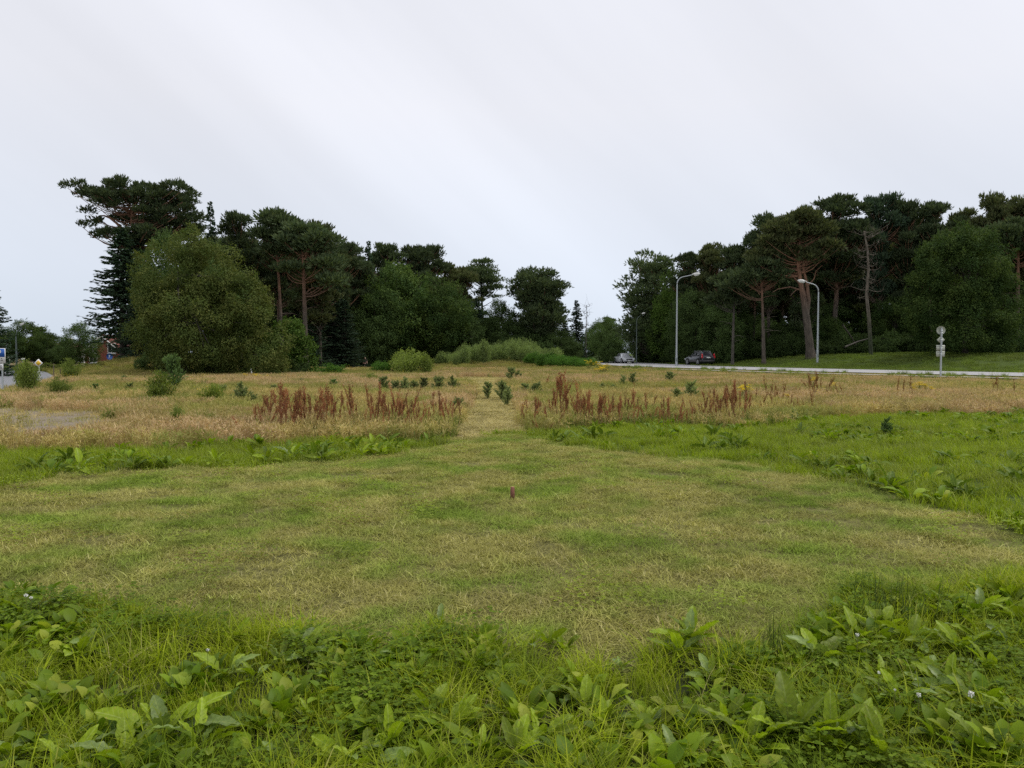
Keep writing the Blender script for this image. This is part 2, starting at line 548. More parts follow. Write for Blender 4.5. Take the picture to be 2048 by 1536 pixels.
def ip(px, tab):
    a = np.array(tab, float)
    return np.interp(px, a[:, 0], a[:, 1])
FRONT = [(-900, 1190), (0, 1205), (130, 1210), (330, 1225), (450, 1262), (700, 1296), (830, 1272), (960, 1285), (1050, 1318), (1280, 1322), (1400, 1300), (1480, 1312), (1640, 1262), (1700, 1205), (1900, 1180), (2048, 1165), (3000, 1150)]
BAND0 = [(-900, 1000), (0, 972), (100, 952), (300, 935), (500, 935), (650, 922), (760, 914), (880, 894), (900, 868), (1045, 868), (1080, 886), (1200, 896), (1350, 910), (1500, 922), (1600, 948), (1800, 996), (1930, 1034), (2048, 1076), (2600, 1290)]
BAND1 = [(-900, 935), (0, 912), (200, 896), (500, 884), (880, 872), (1050, 864), (1200, 856), (1500, 850), (1700, 838), (2048, 832), (3000, 830)]
def zones(x, y):
    """masks in 0..1 for lush front, mown, green band, meadow, path, bare"""
    x = np.asarray(x, float)
    y = np.asarray(y, float)
    yy = np.maximum(y, .6)
    px, py = project(x, yy)
    wob = (vnoise(x, y, .5, 31) - .5)
    pyf = py + wob * 46
    front = (pyf > ip(px, FRONT)) | (y < 2.5)
    pyb = py + wob * 14 + (vnoise(x, y, 1.6, 33) - .5) * 16
    band = (pyb < ip(px, BAND0)) & (pyb > ip(px, BAND1))
    meadow = (pyb <= ip(px, BAND1))
    cx = ip(py, [(700, 960), (757, 962), (800, 985), (830, 985), (872, 975)])
    hw = ip(py, [(700, 20), (757, 38), (768, 38), (776, 30), (800, 42), (872, 78)])
    path = meadow & (np.abs(px + wob * 20 - cx) < hw) & (py > 756) & (py < 880)
    path = path | (meadow & (px > 905) & (px < 1035) & (py > 757) & (py < 769))
    bare = meadow & ((((px - 70) / 165) ** 2 + ((py - 845) / 34) ** 2) < 1 + (vnoise(x, y, 1.5, 44) - .5) * 1.4) & (fbm(x, y, 1.3, 48) > .37)
    off = (np.abs(line_dist(x, y, ROADC)) < ROAD_HW + .25) | (np.abs(line_dist(x, y, LROADC)) < LROAD_HW + .2)
    mown = ~(front | band | meadow)
    return dict(px=px, py=py, front=front & ~off, mown=mown, band=band & ~off, meadow=meadow & ~path & ~bare & ~off, path=path, bare=bare & ~off,
                right=line_dist(x, y, ROADC) > ROAD_HW)

# ------------------------------------------------------------------ ground sheet
def axis(a, b, fine0, fine1, step, grow=1.09):
    out = list(np.arange(fine0, fine1 + 1e-6, step))
    s = step
    while out[-1] < b:
        s *= grow
        out.append(out[-1] + s)
    s = step
    lo = [fine0]
    while lo[-1] > a:
        s *= grow
        lo.append(lo[-1] - s)
    return np.array(sorted(set(lo[1:] + out)))
gx = axis(-1500, 1500, -30, 30, .32, 1.05)
gy = axis(-400, 2500, 1, 34, .26, 1.03)
GX, GY = np.meshgrid(gx, gy)
GZ = H(GX, GY)
nx, ny = len(gx), len(gy)
idx = np.arange(nx * ny).reshape(ny, nx)
F = np.stack([idx[:-1, :-1], idx[:-1, 1:], idx[1:, 1:], idx[1:, :-1]], -1).reshape(-1, 4)
m, t, out = newmat('soil_and_turf')
at_ = N(t, 'ShaderNodeVertexColor', layer_name='cover')
g = N(t, 'ShaderNodeNewGeometry')
n1 = N(t, 'ShaderNodeTexNoise')
n1.inputs['Scale'].default_value = 9
n1.inputs['Detail'].default_value = 8
n1.inputs['Roughness'].default_value = .7
t.links.new(g.outputs['Position'], n1.inputs['Vector'])
mrr = N(t, 'ShaderNodeMapRange')
mrr.inputs[1].default_value = .3
mrr.inputs[2].default_value = .7
mrr.inputs[3].default_value = .55
mrr.inputs[4].default_value = 1.35
t.links.new(n1.outputs[0], mrr.inputs[0])
vs = N(t, 'ShaderNodeVectorMath', operation='SCALE')
t.links.new(at_.outputs[0], vs.inputs[0])
t.links.new(mrr.outputs[0], vs.inputs['Scale'])
p = N(t, 'ShaderNodeBsdfPrincipled')
p.inputs['Roughness'].default_value = .95
p.inputs['Specular IOR Level'].default_value = .1
t.links.new(vs.outputs[0], p.inputs['Base Color'])
b = N(t, 'ShaderNodeBump')
b.inputs['Strength'].default_value = .7
b.inputs['Distance'].default_value = .04
t.links.new(n1.outputs[0], b.inputs['Height'])
t.links.new(b.outputs[0], p.inputs['Normal'])
t.links.new(p.outputs[0], out.inputs[0])
M['ground'] = m
me = mesh_arrays('ground', np.stack([GX, GY, GZ], -1).reshape(-1, 3), F, M['ground'], smooth=True)
Z = zones(GX.ravel(), GY.ravel())
colr = np.ones((nx * ny, 4), np.float32)
colr[:, :3] = (.09, .10, .03)
for key, c in (('front', (.045, .055, .018)), ('mown', (.15, .14, .05)), ('band', (.06, .09, .015)), ('meadow', (.15, .115, .05)),
               ('path', (.19, .16, .06)), ('bare', (.24, .20, .15))):
    colr[Z[key], :3] = c
colr[Z['right'], :3] = (.07, .10, .022)
ca = me.color_attributes.new('cover', 'FLOAT_COLOR', 'POINT')
ca.data.foreach_set('color', colr.ravel())
tag(link('ground', me), kind='structure')

# ------------------------------------------------------------------ roads
def strip(C, o0, o1, dz):
    d = norm(np.gradient(C, axis=0))
    nrm = np.stack([d[:, 1], -d[:, 0]], 1)
    A, B = C + nrm * o0, C + nrm * o1
    V = np.concatenate([np.c_[A, H(A[:, 0], A[:, 1]) * 0 + dz], np.c_[B, np.zeros(len(B)) + dz]])
    k = len(C)
    i = np.arange(k - 1)
    return V, np.stack([i, i + k, i + 1 + k, i + 1], 1)
M['asphalt'] = plain('worn_pale_asphalt', (.36, .352, .352), .9, bump=.2, bscale=40, var=.16)
M['asphalt_l'] = plain('grey_asphalt', (.20, .205, .215), .9, bump=.2, bscale=40, var=.14)
M['line'] = plain('road_paint', (.62, .62, .58), .8, var=.12, bscale=8)
M['concrete'] = plain('kerb_concrete', (.36, .35, .32), .9, var=.15, bscale=5)
M['gravel'] = plain('fine_gravel', (.36, .33, .27), .95, bump=.5, bscale=60, var=.2)
def sheet(name, C, o0, o1, z, mat):
    V, F = strip(C, o0, o1, z)
    return tag(link(name, mesh_arrays(name, V, F, mat)), kind='structure')
sheet('road', ROADC, -ROAD_HW, ROAD_HW, .19, M['asphalt'])
sheet('road_edge_line', ROADC, ROAD_HW - .55, ROAD_HW - .25, .194, M['line'])
sheet('road_edge_line', ROADC, -ROAD_HW + .25, -ROAD_HW + .45, .194, M['line'])
# centre dashes
V, F = [], []
parts = []
for i in range(6, len(ROADC) - 4, 4):
    parts.append(strip(ROADC[i:i + 3], -.08, .08, .194))
V, F = cat_parts(parts)
tag(link('road_centre_line', mesh_arrays('road_centre_line', V, F, M['line'])), kind='structure')
sheet('cycle_path', ROADC[:60], -ROAD_HW - 3.6, -ROAD_HW - 2.2, .15, M['gravel'])
sheet('side_road', LROADC, -LROAD_HW, LROAD_HW, .03, M['asphalt_l'])
# raised pavement with a kerb beyond the side road
V, F = strip(LROADC, -LROAD_HW - 1.9, -LROAD_HW - .14, .13)
V2, F2 = strip(LROADC, -LROAD_HW - .14, -LROAD_HW - .135, .13)
k = len(LROADC)
V2[k:, 2] = .03
tag(link('pavement', mesh_arrays('pavement', *cat_parts([(V, F), (V2, F2)]), M['concrete'])), kind='structure')
V, F = strip(LROADC, -LROAD_HW - .13, -LROAD_HW, .14)
V2, F2 = strip(LROADC, -LROAD_HW, -LROAD_HW + .005, .14)
V2[k:, 2] = .032
tag(link('kerb', mesh_arrays('kerb', *cat_parts([(V, F), (V2, F2)]), M['concrete'])), kind='structure')

# ------------------------------------------------------------------ trees
def curve(a, b, bow, n=5):
    """a bowed line from a to b"""
    t = np.linspace(0, 1, n)[:, None]
    a, b, bow = np.array(a, float), np.array(b, float), np.array(bow, float)
    return a + (b - a) * t + bow * (4 * t * (1 - t))
def in_ellipsoids(ells, n, shell=0.0, mind=0.0):
    """points inside ellipsoids (cx,cy,cz,rx,ry,rz), spread by volume and kept apart"""
    ells = np.array(ells, float)
    vol = ells[:, 3] * ells[:, 4] * ells[:, 5]
    pick = rng.choice(len(ells), n * 6, p=vol / vol.sum())
    d = rand_dir(n * 6)
    r = (shell ** 3 + rng.random(n * 6) * (1 - shell ** 3)) ** (1 / 3)
    E = ells[pick]
    P = E[:, :3] + d * r[:, None] * E[:, 3:]
    if mind > 0:
        keep = []
        K = np.zeros((n, 3))
        c = 0
        for q in P:
            if c == 0 or np.min(np.sum(((K[:c] - q) / (1, 1, .6)) ** 2, 1)) > mind * mind:
                K[c] = q
                c += 1
                if c == n: break
        P = K[:c]
    else:
        P = P[:n]
    return P
def ell_normal(P, ells):
    """outward direction from the nearest ellipsoid's centre"""
    ells = np.array(ells, float)
    q = (P[:, None, :] - ells[None, :, :3]) / ells[None, :, 3:]
    r = np.linalg.norm(q, axis=2)
    k = r.argmin(1)
    i = np.arange(len(P))
    return norm(q[i, k] / ells[k, 3:]), r[i, k]

def pine_parts(h, ells, trunk, r0, npad=70, pad=(1.0, .42), shoots=110, L=(.34, .62), bark='bark_pine', need='pine', mind=.7, dead=4, extra=None, att=.45):
    pads = in_ellipsoids(ells, npad, .35, mind)
    trunk = np.array(trunk, float)
    tl = np.linspace(0, 1, len(trunk))
    tt = np.linspace(0, 1, 14)
    TP = np.stack([np.interp(tt, tl, trunk[:, k]) for k in range(3)], 1)
    tr = r0 * (1 - tt) ** .75 * .9 + .04
    tr[0] *= 1.35
    wood = [tube(TP, tr, 8)]
    zs = TP[:, 2]
    czmin = min(e_[2] - e_[5] for e_ in ells)
    for p_ in pads:
        hd = math.hypot(p_[0] - np.interp(p_[2], zs, TP[:, 0]), p_[1] - np.interp(p_[2], zs, TP[:, 1]))
        za = np.clip(p_[2] - att * hd - rng.uniform(.2, .8), czmin - .9, zs[-1] - .2)
        a = np.array([np.interp(za, zs, TP[:, 0]), np.interp(za, zs, TP[:, 1]), za])
        rr = max(.03, np.interp(za, zs, tr) * .42)
        Cc = curve(a, p_ - [0, 0, .15], (rng.normal(0, .18), rng.normal(0, .18), -.12 * hd + rng.normal(0, .1)), 5)
        wood.append(tube(Cc, np.linspace(rr, .02, 5), 5))
    for k in range(dead):
        za = rng.uniform(.35, 1) * czmin
        a = np.array([np.interp(za, zs, TP[:, 0]), np.interp(za, zs, TP[:, 1]), za])
        ang = rng.uniform(0, 6.28)
        ln = rng.uniform(.6, 2.0)
        wood.append(tube(curve(a, a + [math.cos(ang) * ln, math.sin(ang) * ln, rng.uniform(-.3, .5)], (0, 0, .15), 4), [.04, .03, .02, .01], 4))
    if extra:
        for c_, ra, rb in extra:
            wood.append(tube(c_, np.linspace(ra, rb, len(c_)), 6))
    # shoots
    n = len(pads)
    S = rng.uniform(.7, 1.35, n)
    cnt = (shoots * S ** 1.5).astype(int)
    own = np.repeat(np.arange(n), cnt)
    m_ = len(own)
    d = rand_dir(m_)
    d[:, 2] = np.abs(d[:, 2]) * np.where(rng.random(m_) < .72, 1, -.7)
    rad = rng.random(m_) ** .55 * rng.uniform(.8, 1.3, m_)
    sz = np.array([pad[0], pad[0], pad[1]])
    Cn = pads[own] + d * rad[:, None] * sz * S[own][:, None]
    en, _ = ell_normal(pads, ells)
    D = norm(d * [1, 1, .8] + en[own] * .35 + [0, 0, .75] + rng.normal(0, .35, (m_, 3)))
    Ln = rng.uniform(*L, m_)
    V1, F1 = rhombi(Cn, D, rand_dir(m_), Ln, Ln * rng.uniform(.2, .34, m_))
    V2, F2 = rhombi(Cn, norm(D + rng.normal(0, .3, (m_, 3))), rand_dir(m_), Ln * .9, Ln * .26)
    return wood, cat_parts([(V1, F1), (V2, F2)])
def build_tree(name, label, wood, crown, bark, leaf, loc=(0, 0, 0), group=None, cat='tree', rz=0.0, crown_name='crown', scl=None):
    t_ = thing(name, label, cat, loc, rz, group, scl)
    V, F = cat_parts(wood)
    link('trunk', mesh_arrays(name + '_trunk', V, F, M[bark], smooth=True), t_)
    if crown is not None:
        link(crown_name, mesh_arrays(name + '_crown', crown[0], crown[1], M[leaf]), t_)
    return t_

def rand_pine_ells(h, rad, base, n=15, flat=.36, top=.75):
    """separate clouds of foliage stacked round the stem, with gaps between them"""
    L_ = []
    for k in range(n):
        f = (k + rng.uniform(.1, .9)) / n
        z = h * (base + (1 - base) * f) - .25 * rad * (f > .9)
        prof = (.45 + .75 * math.sin(min(1, f * 1.1) * math.pi * .82)) * (1 if f < .8 else top)
        a = 2.4 * k + rng.normal(0, .5)
        q = rad * prof * rng.uniform(.25, .80)
        if f > .93: q *= .3
        s_ = rad * rng.uniform(.28, .50)
        L_.append((math.cos(a) * q, math.sin(a) * q, z, s_, s_, s_ * rng.uniform(flat * .7, flat * 1.4)))
    L_.append((0, 0, h * (base + 1) / 2, rad * .35, rad * .35, h * (1 - base) * .35))
    return L_
def spruce_parts(h, rad, base=.04, nb=150, droop=.25, tw=26, L=(.25, .55)):
    wood = [tube([(0, 0, 0), (.03, 0, h * .5), (0, 0, h)], [h * .014 + .05, h * .009 + .03, .015], 7)]
    Cs, Ds, Ls = [], [], []
    f = np.sort(rng.random(nb)) ** .9
    for q in f:
        z = h * (base + (1 - base) * q)
        ln = rad * (1 - q) ** .8 * rng.uniform(.65, 1.12) + .12
        a = rng.uniform(0, 6.283)
        dr = droop * ln * rng.uniform(.6, 1.4)
        dirv = np.array([math.cos(a), math.sin(a), 0])
        P = np.stack([np.array([0, 0, z]) + dirv * ln * s + np.array([0, 0, -dr * math.sin(s * 2.2) + .10 * ln * s * s]) for s in np.linspace(0, 1, 4)])
        if ln > .5: wood.append(tube(P, [.035, .025, .018, .008], 4))
        k = max(6, int(tw * (ln / rad + .15)))
        s = rng.random(k) ** .7
        B = np.stack([np.interp(s, [0, .333, .667, 1], P[:, i]) for i in range(3)], 1)
        side = np.array([-math.sin(a), math.cos(a), 0])
        sg = rng.choice([-1, 1], k)
        lat = (sg * rng.uniform(.15, .75, k))[:, None] * side
        D = dirv * rng.uniform(.5, 1.0, k)[:, None] + lat + np.c_[np.zeros(k), np.zeros(k), rng.uniform(-.45, .12, k)]
        Cs.append(B + lat * .12 * ln)
        Ds.append(D)
        Ls.append(rng.uniform(*L, k) * (1.15 - .45 * s))
    C_, D_, L_ = np.concatenate(Cs), np.concatenate(Ds), np.concatenate(Ls)
    up = norm(rng.normal(0, .35, (len(C_), 3)) + [0, 0, 1])
    a = rhombi(C_, D_, up, L_, L_ * .38)
    b = rhombi(C_, D_ + [0, 0, -.25], rand_dir(len(C_)), L_ * .85, L_ * .34)
    return wood, cat_parts([a, b])
def broad_parts(ells, trunk, r0, npuff=130, puff=(.6, 1.25), leaves=190, L=(.12, .22), limbs=14, shell=.72, mind=.6, fill=.15, squash=.85):
    P = in_ellipsoids(ells, npuff, shell, mind)
    nI = int(len(P) * fill)
    if nI: P = np.concatenate([P, in_ellipsoids([(e_[0], e_[1], e_[2], e_[3] * .7, e_[4] * .7, e_[5] * .75) for e_ in ells], nI)])
    P = P[P[:, 2] > .25]
    n = len(P)
    rad = rng.uniform(*puff, n)
    cnt = (leaves * (rad / np.mean(puff)) ** 1.6).astype(int)
    own = np.repeat(np.arange(n), cnt)
    m_ = len(own)
    d = rand_dir(m_)
    en, er = ell_normal(P, ells)
    flip = (np.sum(d * en[own], 1) < -.25) & (rng.random(m_) < .75)
    d[flip] *= -1
    rr = rng.uniform(.62, 1.05, m_)
    lump = 1 + .25 * np.sin(d[:, 0] * 5 + own) * np.cos(d[:, 1] * 6 + own * 2)
    Cn = P[own] + d * (rr * rad[own] * lump)[:, None] * [1, 1, squash]
    ok = Cn[:, 2] > .05
    Cn, d, own = Cn[ok], d[ok], own[ok]
    m_ = len(Cn)
    nr = norm(d + [0, 0, .5] + rng.normal(0, .55, (m_, 3)))
    D = norm(np.cross(nr, rand_dir(m_)) + [0, 0, -.25] + d * .3)
    Ln = rng.uniform(*L, m_)
    crown = rhombi(Cn, D, nr, Ln, Ln * rng.uniform(.55, .8, m_), .15)
    # leafy sprigs standing out of the surface
    ks = int(n * 2.2)
    so = rng.integers(0, n, ks)
    sd = norm(en[so] + rand_dir(ks) * .7 + [0, 0, .45])
    sb_ = P[so] + norm(en[so] + rand_dir(ks) * .6) * (rad[so] * .85)[:, None]
    sl_ = rng.uniform(.25, .8, ks) * np.mean(puff)
    q_ = rng.random((ks, 12))
    SC = (sb_[:, None, :] + sd[:, None, :] * (q_ * sl_[:, None])[:, :, None] + rng.normal(0, .05 * np.mean(puff), (ks, 12, 3))).reshape(-1, 3)
    SC[:, 2] = np.maximum(SC[:, 2], .06)
    SD = norm(np.repeat(sd, 12, 0) + rng.normal(0, .7, (ks * 12, 3)))
    SL = rng.uniform(*L, ks * 12)
    crown = cat_parts([crown, rhombi(SC, SD, rand_dir(ks * 12), SL, SL * .6)])
    trunk = np.array(trunk, float)
    wood = [tube(trunk, np.linspace(r0, r0 * .3, len(trunk)), 8)]
    for k in rng.choice(n, min(limbs, n), replace=False):
        f = rng.uniform(.3, .95)
        i = f * (len(trunk) - 1)
        a = trunk[int(i)] + (trunk[min(int(i) + 1, len(trunk) - 1)] - trunk[int(i)]) * (i - int(i))
        wood.append(tube(curve(a, P[k], (rng.normal(0, .2), rng.normal(0, .2), .3), 6), np.linspace(r0 * .35, .02, 6), 5))
    return wood, crown
def gz(x, y): return float(H(np.array([x]), np.array([y]))[0])

# --- prototypes (the first use of each stands in the wood; the rest are copies)
PROTO = {}
def proto(key, name, hgt, rad, wood, crown, bark, leaf):
    V, F = cat_parts(wood)
    tm = mesh_arrays(key + '_trunk', V, F, M[bark], smooth=True)
    cm = mesh_arrays(key + '_crown', crown[0], crown[1], M[leaf])
    PROTO[key] = (name, hgt, rad, tm, cm)
def plant(key, px, top, Y, wpx, label, group=None, rz=None, leaf=None, name=None, cat='tree', sink=.1, X=None):
    """stands a tree at column px and depth Y so that its top shows at row top and its crown is wpx wide"""
    nm, hgt, rad, tm, cm = PROTO[key]
    for _ in range(12):
        if abs(float(line_dist(X_at(px, Y), Y, ROADC))) > ROAD_HW + .6 + (wpx / FPX * Y) * (.42 if cat == 'bush' else .06 if 'pine' in key or Y > 120 else .22): break
        px += 5
        Y += .8
    x_ = X_at(px, Y) if X is None else X
    z0 = gz(x_, Y) - sink
    s = (Z_at(top, Y) - z0) / hgt
    sw = (wpx / FPX * Y) / (2 * rad)
    sw = min(max(sw, s * .55), s * 1.6)
    t_ = thing(name or nm, label, cat, (x_, Y, z0), rng.uniform(0, 6.28) if rz is None else rz, group, (sw, sw, s))
    link('trunk', tm, t_)
    c_ = link('crown', cm, t_)
    if leaf:
        c_.material_slots[0].link = 'OBJECT'
        c_.material_slots[0].material = M[leaf]
    return t_

for k, (h_, rad_, base_) in enumerate([(16, 3.6, .34), (17, 3.2, .24), (15, 3.5, .16), (18, 3.8, .44), (16, 3.4, .30), (17, 3.7, .38)]):
    el = rand_pine_ells(h_, rad_, base_)
    wd, cr = pine_parts(h_, el, [(0, 0, 0), (rng.normal(0, .3), rng.normal(0, .3), h_ * .4), (rng.normal(0, .4), rng.normal(0, .4), h_ * .75), (0, 0, h_ * .93)], .26, 190, (.62, .34), 62, (.34, .62), mind=.6)
    proto('pine%d' % k, 'pine_tree', h_, rad_, wd, cr, 'bark_pine', ['pine', 'pine_warm', 'pine_blue', 'pine', 'pine_warm', 'pine'][k])
# full-skirted pine
el = [(0, 0, 7.5, 3.2, 3.2, 4.5), (0, 0, 3.6, 3.6, 3.6, 2.6), (.5, 0, 11, 2.2, 2.2, 2.2)]
wd, cr = pine_parts(13, el, [(0, 0, 0), (.1, 0, 6), (0, 0, 12.4)], .25, 170, (.95, .5), 95, (.3, .5))
proto('pinefull', 'pine_tree', 13.2, 3.5, wd, cr, 'bark_pine', 'pine')
for k, (h_, rad_) in enumerate([(14, 2.9), (12, 3.3), (14, 3.1)]):
    wd, cr = spruce_parts(h_, rad_, .05 if k < 2 else .21, 330, .30, 34, (.22, .5))
    proto('spruce%d' % k, 'spruce_tree', h_, rad_, wd, cr, 'bark_dark', 'spruce')
for k, el in enumerate([[(0, 0, 6.2, 3.4, 3.4, 4.2), (-1.6, 0, 4.4, 2.6, 2.6, 3.2), (1.8, .4, 4.8, 2.4, 2.4, 3.0), (.3, .3, 9.2, 1.9, 1.9, 1.5)],
                        [(0, 0, 5.4, 3.6, 3.3, 3.6), (1.9, .5, 6.4, 2.2, 2.2, 2.4), (-2.0, -.4, 3.9, 2.3, 2.3, 2.8), (-.6, 0, 8.6, 2.0, 2.0, 1.6)]]):
    wd, cr = broad_parts(el, [(0, 0, 0), (.2, 0, 2.5), (0, .2, 5), (.1, 0, 7.5)], .22, 150, (.6, 1.2), 190)
    proto('broad%d' % k, 'broadleaf_tree', 10.6, 4.0, wd, cr, 'bark_dark', 'broad')
for k, el in enumerate([[(0, 0, 1.5, 1.9, 1.8, 1.5), (1.1, .3, 1.0, 1.2, 1.2, 1.1), (-1.2, 0, 1.1, 1.2, 1.2, 1.2)],
                        [(0, 0, 1.3, 2.1, 1.7, 1.4), (-.9, .2, 2.2, 1.1, 1.1, 1.0), (1.3, 0, .9, 1.1, 1.1, .9)]]):
    wd, cr = broad_parts(el, [(0, 0, 0), (.1, 0, .8), (0, .1, 1.6)], .08, 80, (.28, .6), 120, (.09, .17), 8, .6, .25)
    proto('bush%d' % k, 'bush', 3.1, 2.3, wd, cr, 'bark_dark', 'broad_dark')

GL, GR, GC = 'pines in the rear of the left wood', 'pines in the rear of the right wood', 'trees in the wood behind the meadow'
# left wood, one by one along the skyline
L1 = [
    ('spruce0', 425, 402, 75, 66, 'spruce with a ragged tip beside the tall spreading pine', 'spruce'),
    ('pine0', 482, 422, 77, 100, 'round-headed pine just right of the ragged spruce tip', 'pine'),
    ('pine3', 560, 424, 80, 100, 'high-crowned pine leaning out over a gap of sky', 'pine'),
    ('pine4', 640, 446, 76, 110, 'dense pine behind the bare orange trunk', 'pine_warm'),
    ('pine2', 600, 470, 84, 120, 'shaded pine filling the wood between two bare trunks', 'pine'),
    ('pine5', 680, 482, 86, 90, 'pine where the left wood begins to step down', 'pine'),
    ('spruce1', 738, 481, 92, 60, 'spruce with a tiny tuft tip above the low treetops', 'spruce'),
    ('pine1', 712, 488, 90, 80, 'pine left of the tiny tufted spruce tip', 'pine'),
    ('pine4', 775, 488, 96, 90, 'dark pine behind the left of the two rounded broadleaf trees', 'pine'),
    ('pine0', 818, 486, 97, 90, 'pine rising above the notch between two rounded broadleaf trees', 'pine'),
    ('pine5', 852, 488, 98, 85, 'pine at the corner where the skyline drops to the gap', 'pine'),
    ('pine1', 890, 520, 100, 80, 'lower pine behind the right rounded broadleaf tree', 'pine_warm'),
    ('pine2', 922, 532, 102, 75, 'brownish pine next to the layered lone pine', 'pine_warm'),
    ('broad0', 800, 536, 90, 155, 'rounded broadleaf tree with a pale olive top, left of a pair', 'broad'),
    ('broad1', 872, 548, 91, 140, 'rounded broadleaf tree with a bright crown edge, right of a pair', 'broad'),
    ('broad0', 760, 590, 88, 110, 'mid green broadleaf tree at the foot of the pines', 'broad_dark'),
    ('broad1', 925, 610, 96, 90, 'dark broadleaf tree under the layered lone pine', 'broad_dark'),
    ('spruce0', 955, 598, 99, 70, 'narrow dark spruce just under the layered lone pine', 'spruce'),
    ('broad0', 1000, 606, 98, 80, 'dark broadleaf tree between two lone pines', 'broad_dark'),
    ('spruce1', 668, 560, 80, 130, 'broad dark spruce with drooping skirts in the left wood', 'spruce'),
    ('spruce0', 690, 600, 78, 120, 'low dark spruce at the edge of the left wood', 'spruce'),
    ('spruce1', 620, 600, 76, 120, 'dark spruce directly behind the olive willow edge', 'spruce'),
    ('broad1', 708, 662, 90, 62, 'small green tree standing behind the walking person', 'broad_light'),
    ('spruce1', 1153, 600, 101, 66, 'pointed dark spruce right of the round bushy pine', 'spruce'),
    ('spruce1', 1130, 640, 99, 60, 'low spruce between the bushy pine and pointed spruce', 'spruce'),
    ('broad0', 1198, 650, 155, 62, 'distant broadleaf tree at the end of the road gap', 'broad'),
    ('broad0', 1192, 640, 128, 70, 'broadleaf tree closing the gap right of the pointed spruce', 'broad_dark'),
    ('broad1', 1178, 662, 150, 50, 'distant low tree behind the tip of the pointed spruce', 'broad_dark'),
    ('pine1', 1214, 632, 172, 40, 'farthest pine top peeping over the road gap', 'pine'),
    ('broad0', 1225, 660, 148, 70, 'distant tree where the road vanishes into the wood', 'broad_dark'),
]
for k_, px, top, Y, wp, lab, lf in L1:
    plant(k_, px, top, Y, wp, lab, leaf=lf)
R1 = [
    ('pinefull', 1290, 498, 106, 134, 'full-skirted pine marking the left end of the right wood', 'pine'),
    ('broad1', 1326, 545, 99, 92, 'olive broadleaf tree behind the left street lamp', 'broad_light'),
    ('pine0', 1378, 500, 101, 92, 'pine whose crown shows just above the left street lamp', 'pine'),
    ('pine4', 1418, 489, 99, 84, 'pine right above the dark car', 'pine_warm'),
    ('pine2', 1465, 488, 95, 86, 'pine where the right wood starts to climb', 'pine'),
    ('pine3', 1505, 456, 94, 74, 'pine on the rising shoulder of the right wood', 'pine'),
    ('pine5', 1540, 430, 93, 92, 'pine with a stepped crown on the rising shoulder', 'pine'),
    ('pine2', 1602, 410, 93, 90, 'pine behind the forked orange-limbed pine', 'pine'),
    ('pine3', 1664, 385, 90, 145, 'tallest broad-topped pine of the right wood', 'pine'),
    ('pine5', 1750, 387, 89, 98, 'pine right of the tallest broad-topped one', 'pine_blue'),
    ('pine4', 1808, 402, 88, 86, 'pine above the pale bare trunk', 'pine'),
    ('pine3', 1862, 397, 87, 108, 'pine behind the left half of the big round tree', 'pine'),
    ('pine1', 1925, 412, 86, 90, 'pine rising straight behind the big round tree', 'pine_warm'),
    ('pine2', 1982, 383, 83, 92, 'pine with two feathery tips near the picture corner', 'pine_warm'),
    ('pine4', 2045, 392, 82, 100, 'pine cut off by the right picture edge', 'pine_warm'),
    ('pine3', 2120, 380, 80, 110, 'tall pine just outside the right edge', 'pine'),
    ('pine1', 2210, 390, 78, 110, 'tall pine further outside the right edge', 'pine'),
    ('broad0', 1250, 590, 108, 62, 'dark broadleaf tree at the mouth of the road gap', 'broad_dark'),
    ('broad1', 1300, 620, 98, 100, 'dark ivy-green tree behind the distant thin pole', 'broad_dark'),
    ('broad0', 1375, 590, 94, 100, 'dark broadleaf tree above the dark car roof', 'broad_dark'),
    ('broad1', 1440, 600, 92, 95, 'dark broadleaf tree behind the rear of the dark car', 'broad_dark'),
    ('broad0', 1475, 620, 95, 80, 'shaded tree left of the slim orange-barked pine', 'broad_dark'),
    ('broad1', 1570, 640, 92, 90, 'shaded tree between the slim pine and the forked pine', 'broad_dark'),
    ('broad0', 1660, 640, 88, 80, 'shrubby tree tight behind the right street lamp', 'broad'),
    ('broad1', 1790, 590, 86, 110, 'shaded tree left of the big round tree', 'broad'),
    ('broad0', 2045, 560, 82, 90, 'dark tree beyond the big round tree at picture edge', 'broad_dark'),
]
for k_, px, top, Y, wp, lab, lf in R1:
    plant(k_, px, top, Y, wp, lab, leaf=lf)
# rear ranks: nothing tells them apart
for px in range(440, 1000, 26):
    top = ip(px, [(440, 440), (620, 470), (700, 505), (860, 515), (930, 570), (1000, 625)]) + rng.uniform(10, 45)
    plant('pine%d' % rng.integers(0, 6), px + rng.uniform(-8, 8), top, rng.uniform(94, 112), 95, 'dark pine among the rear ranks of the left wood', GL)
for px in range(455, 1150, 24):
    top = ip(px, [(440, 560), (700, 600), (900, 640), (1150, 655)]) + rng.uniform(-15, 25)
    plant(['broad0', 'broad1', 'spruce1'][rng.integers(0, 3)], px + rng.uniform(-8, 8), top, rng.uniform(92, 104), 90, 'dark understorey tree deep in the left wood', 'understorey trees of the left wood', leaf='broad_dark', name='understorey_tree')
for px in range(1340, 2260, 27):
    top = ip(px, [(1340, 540), (1480, 500), (1560, 450), (1660, 410), (1800, 420), (2000, 420), (2260, 420)]) + rng.uniform(5, 50)
    plant('pine%d' % rng.integers(0, 6), px + rng.uniform(-8, 8), top, rng.uniform(100, 122), 100, 'dark pine among the rear ranks of the right wood', GR)
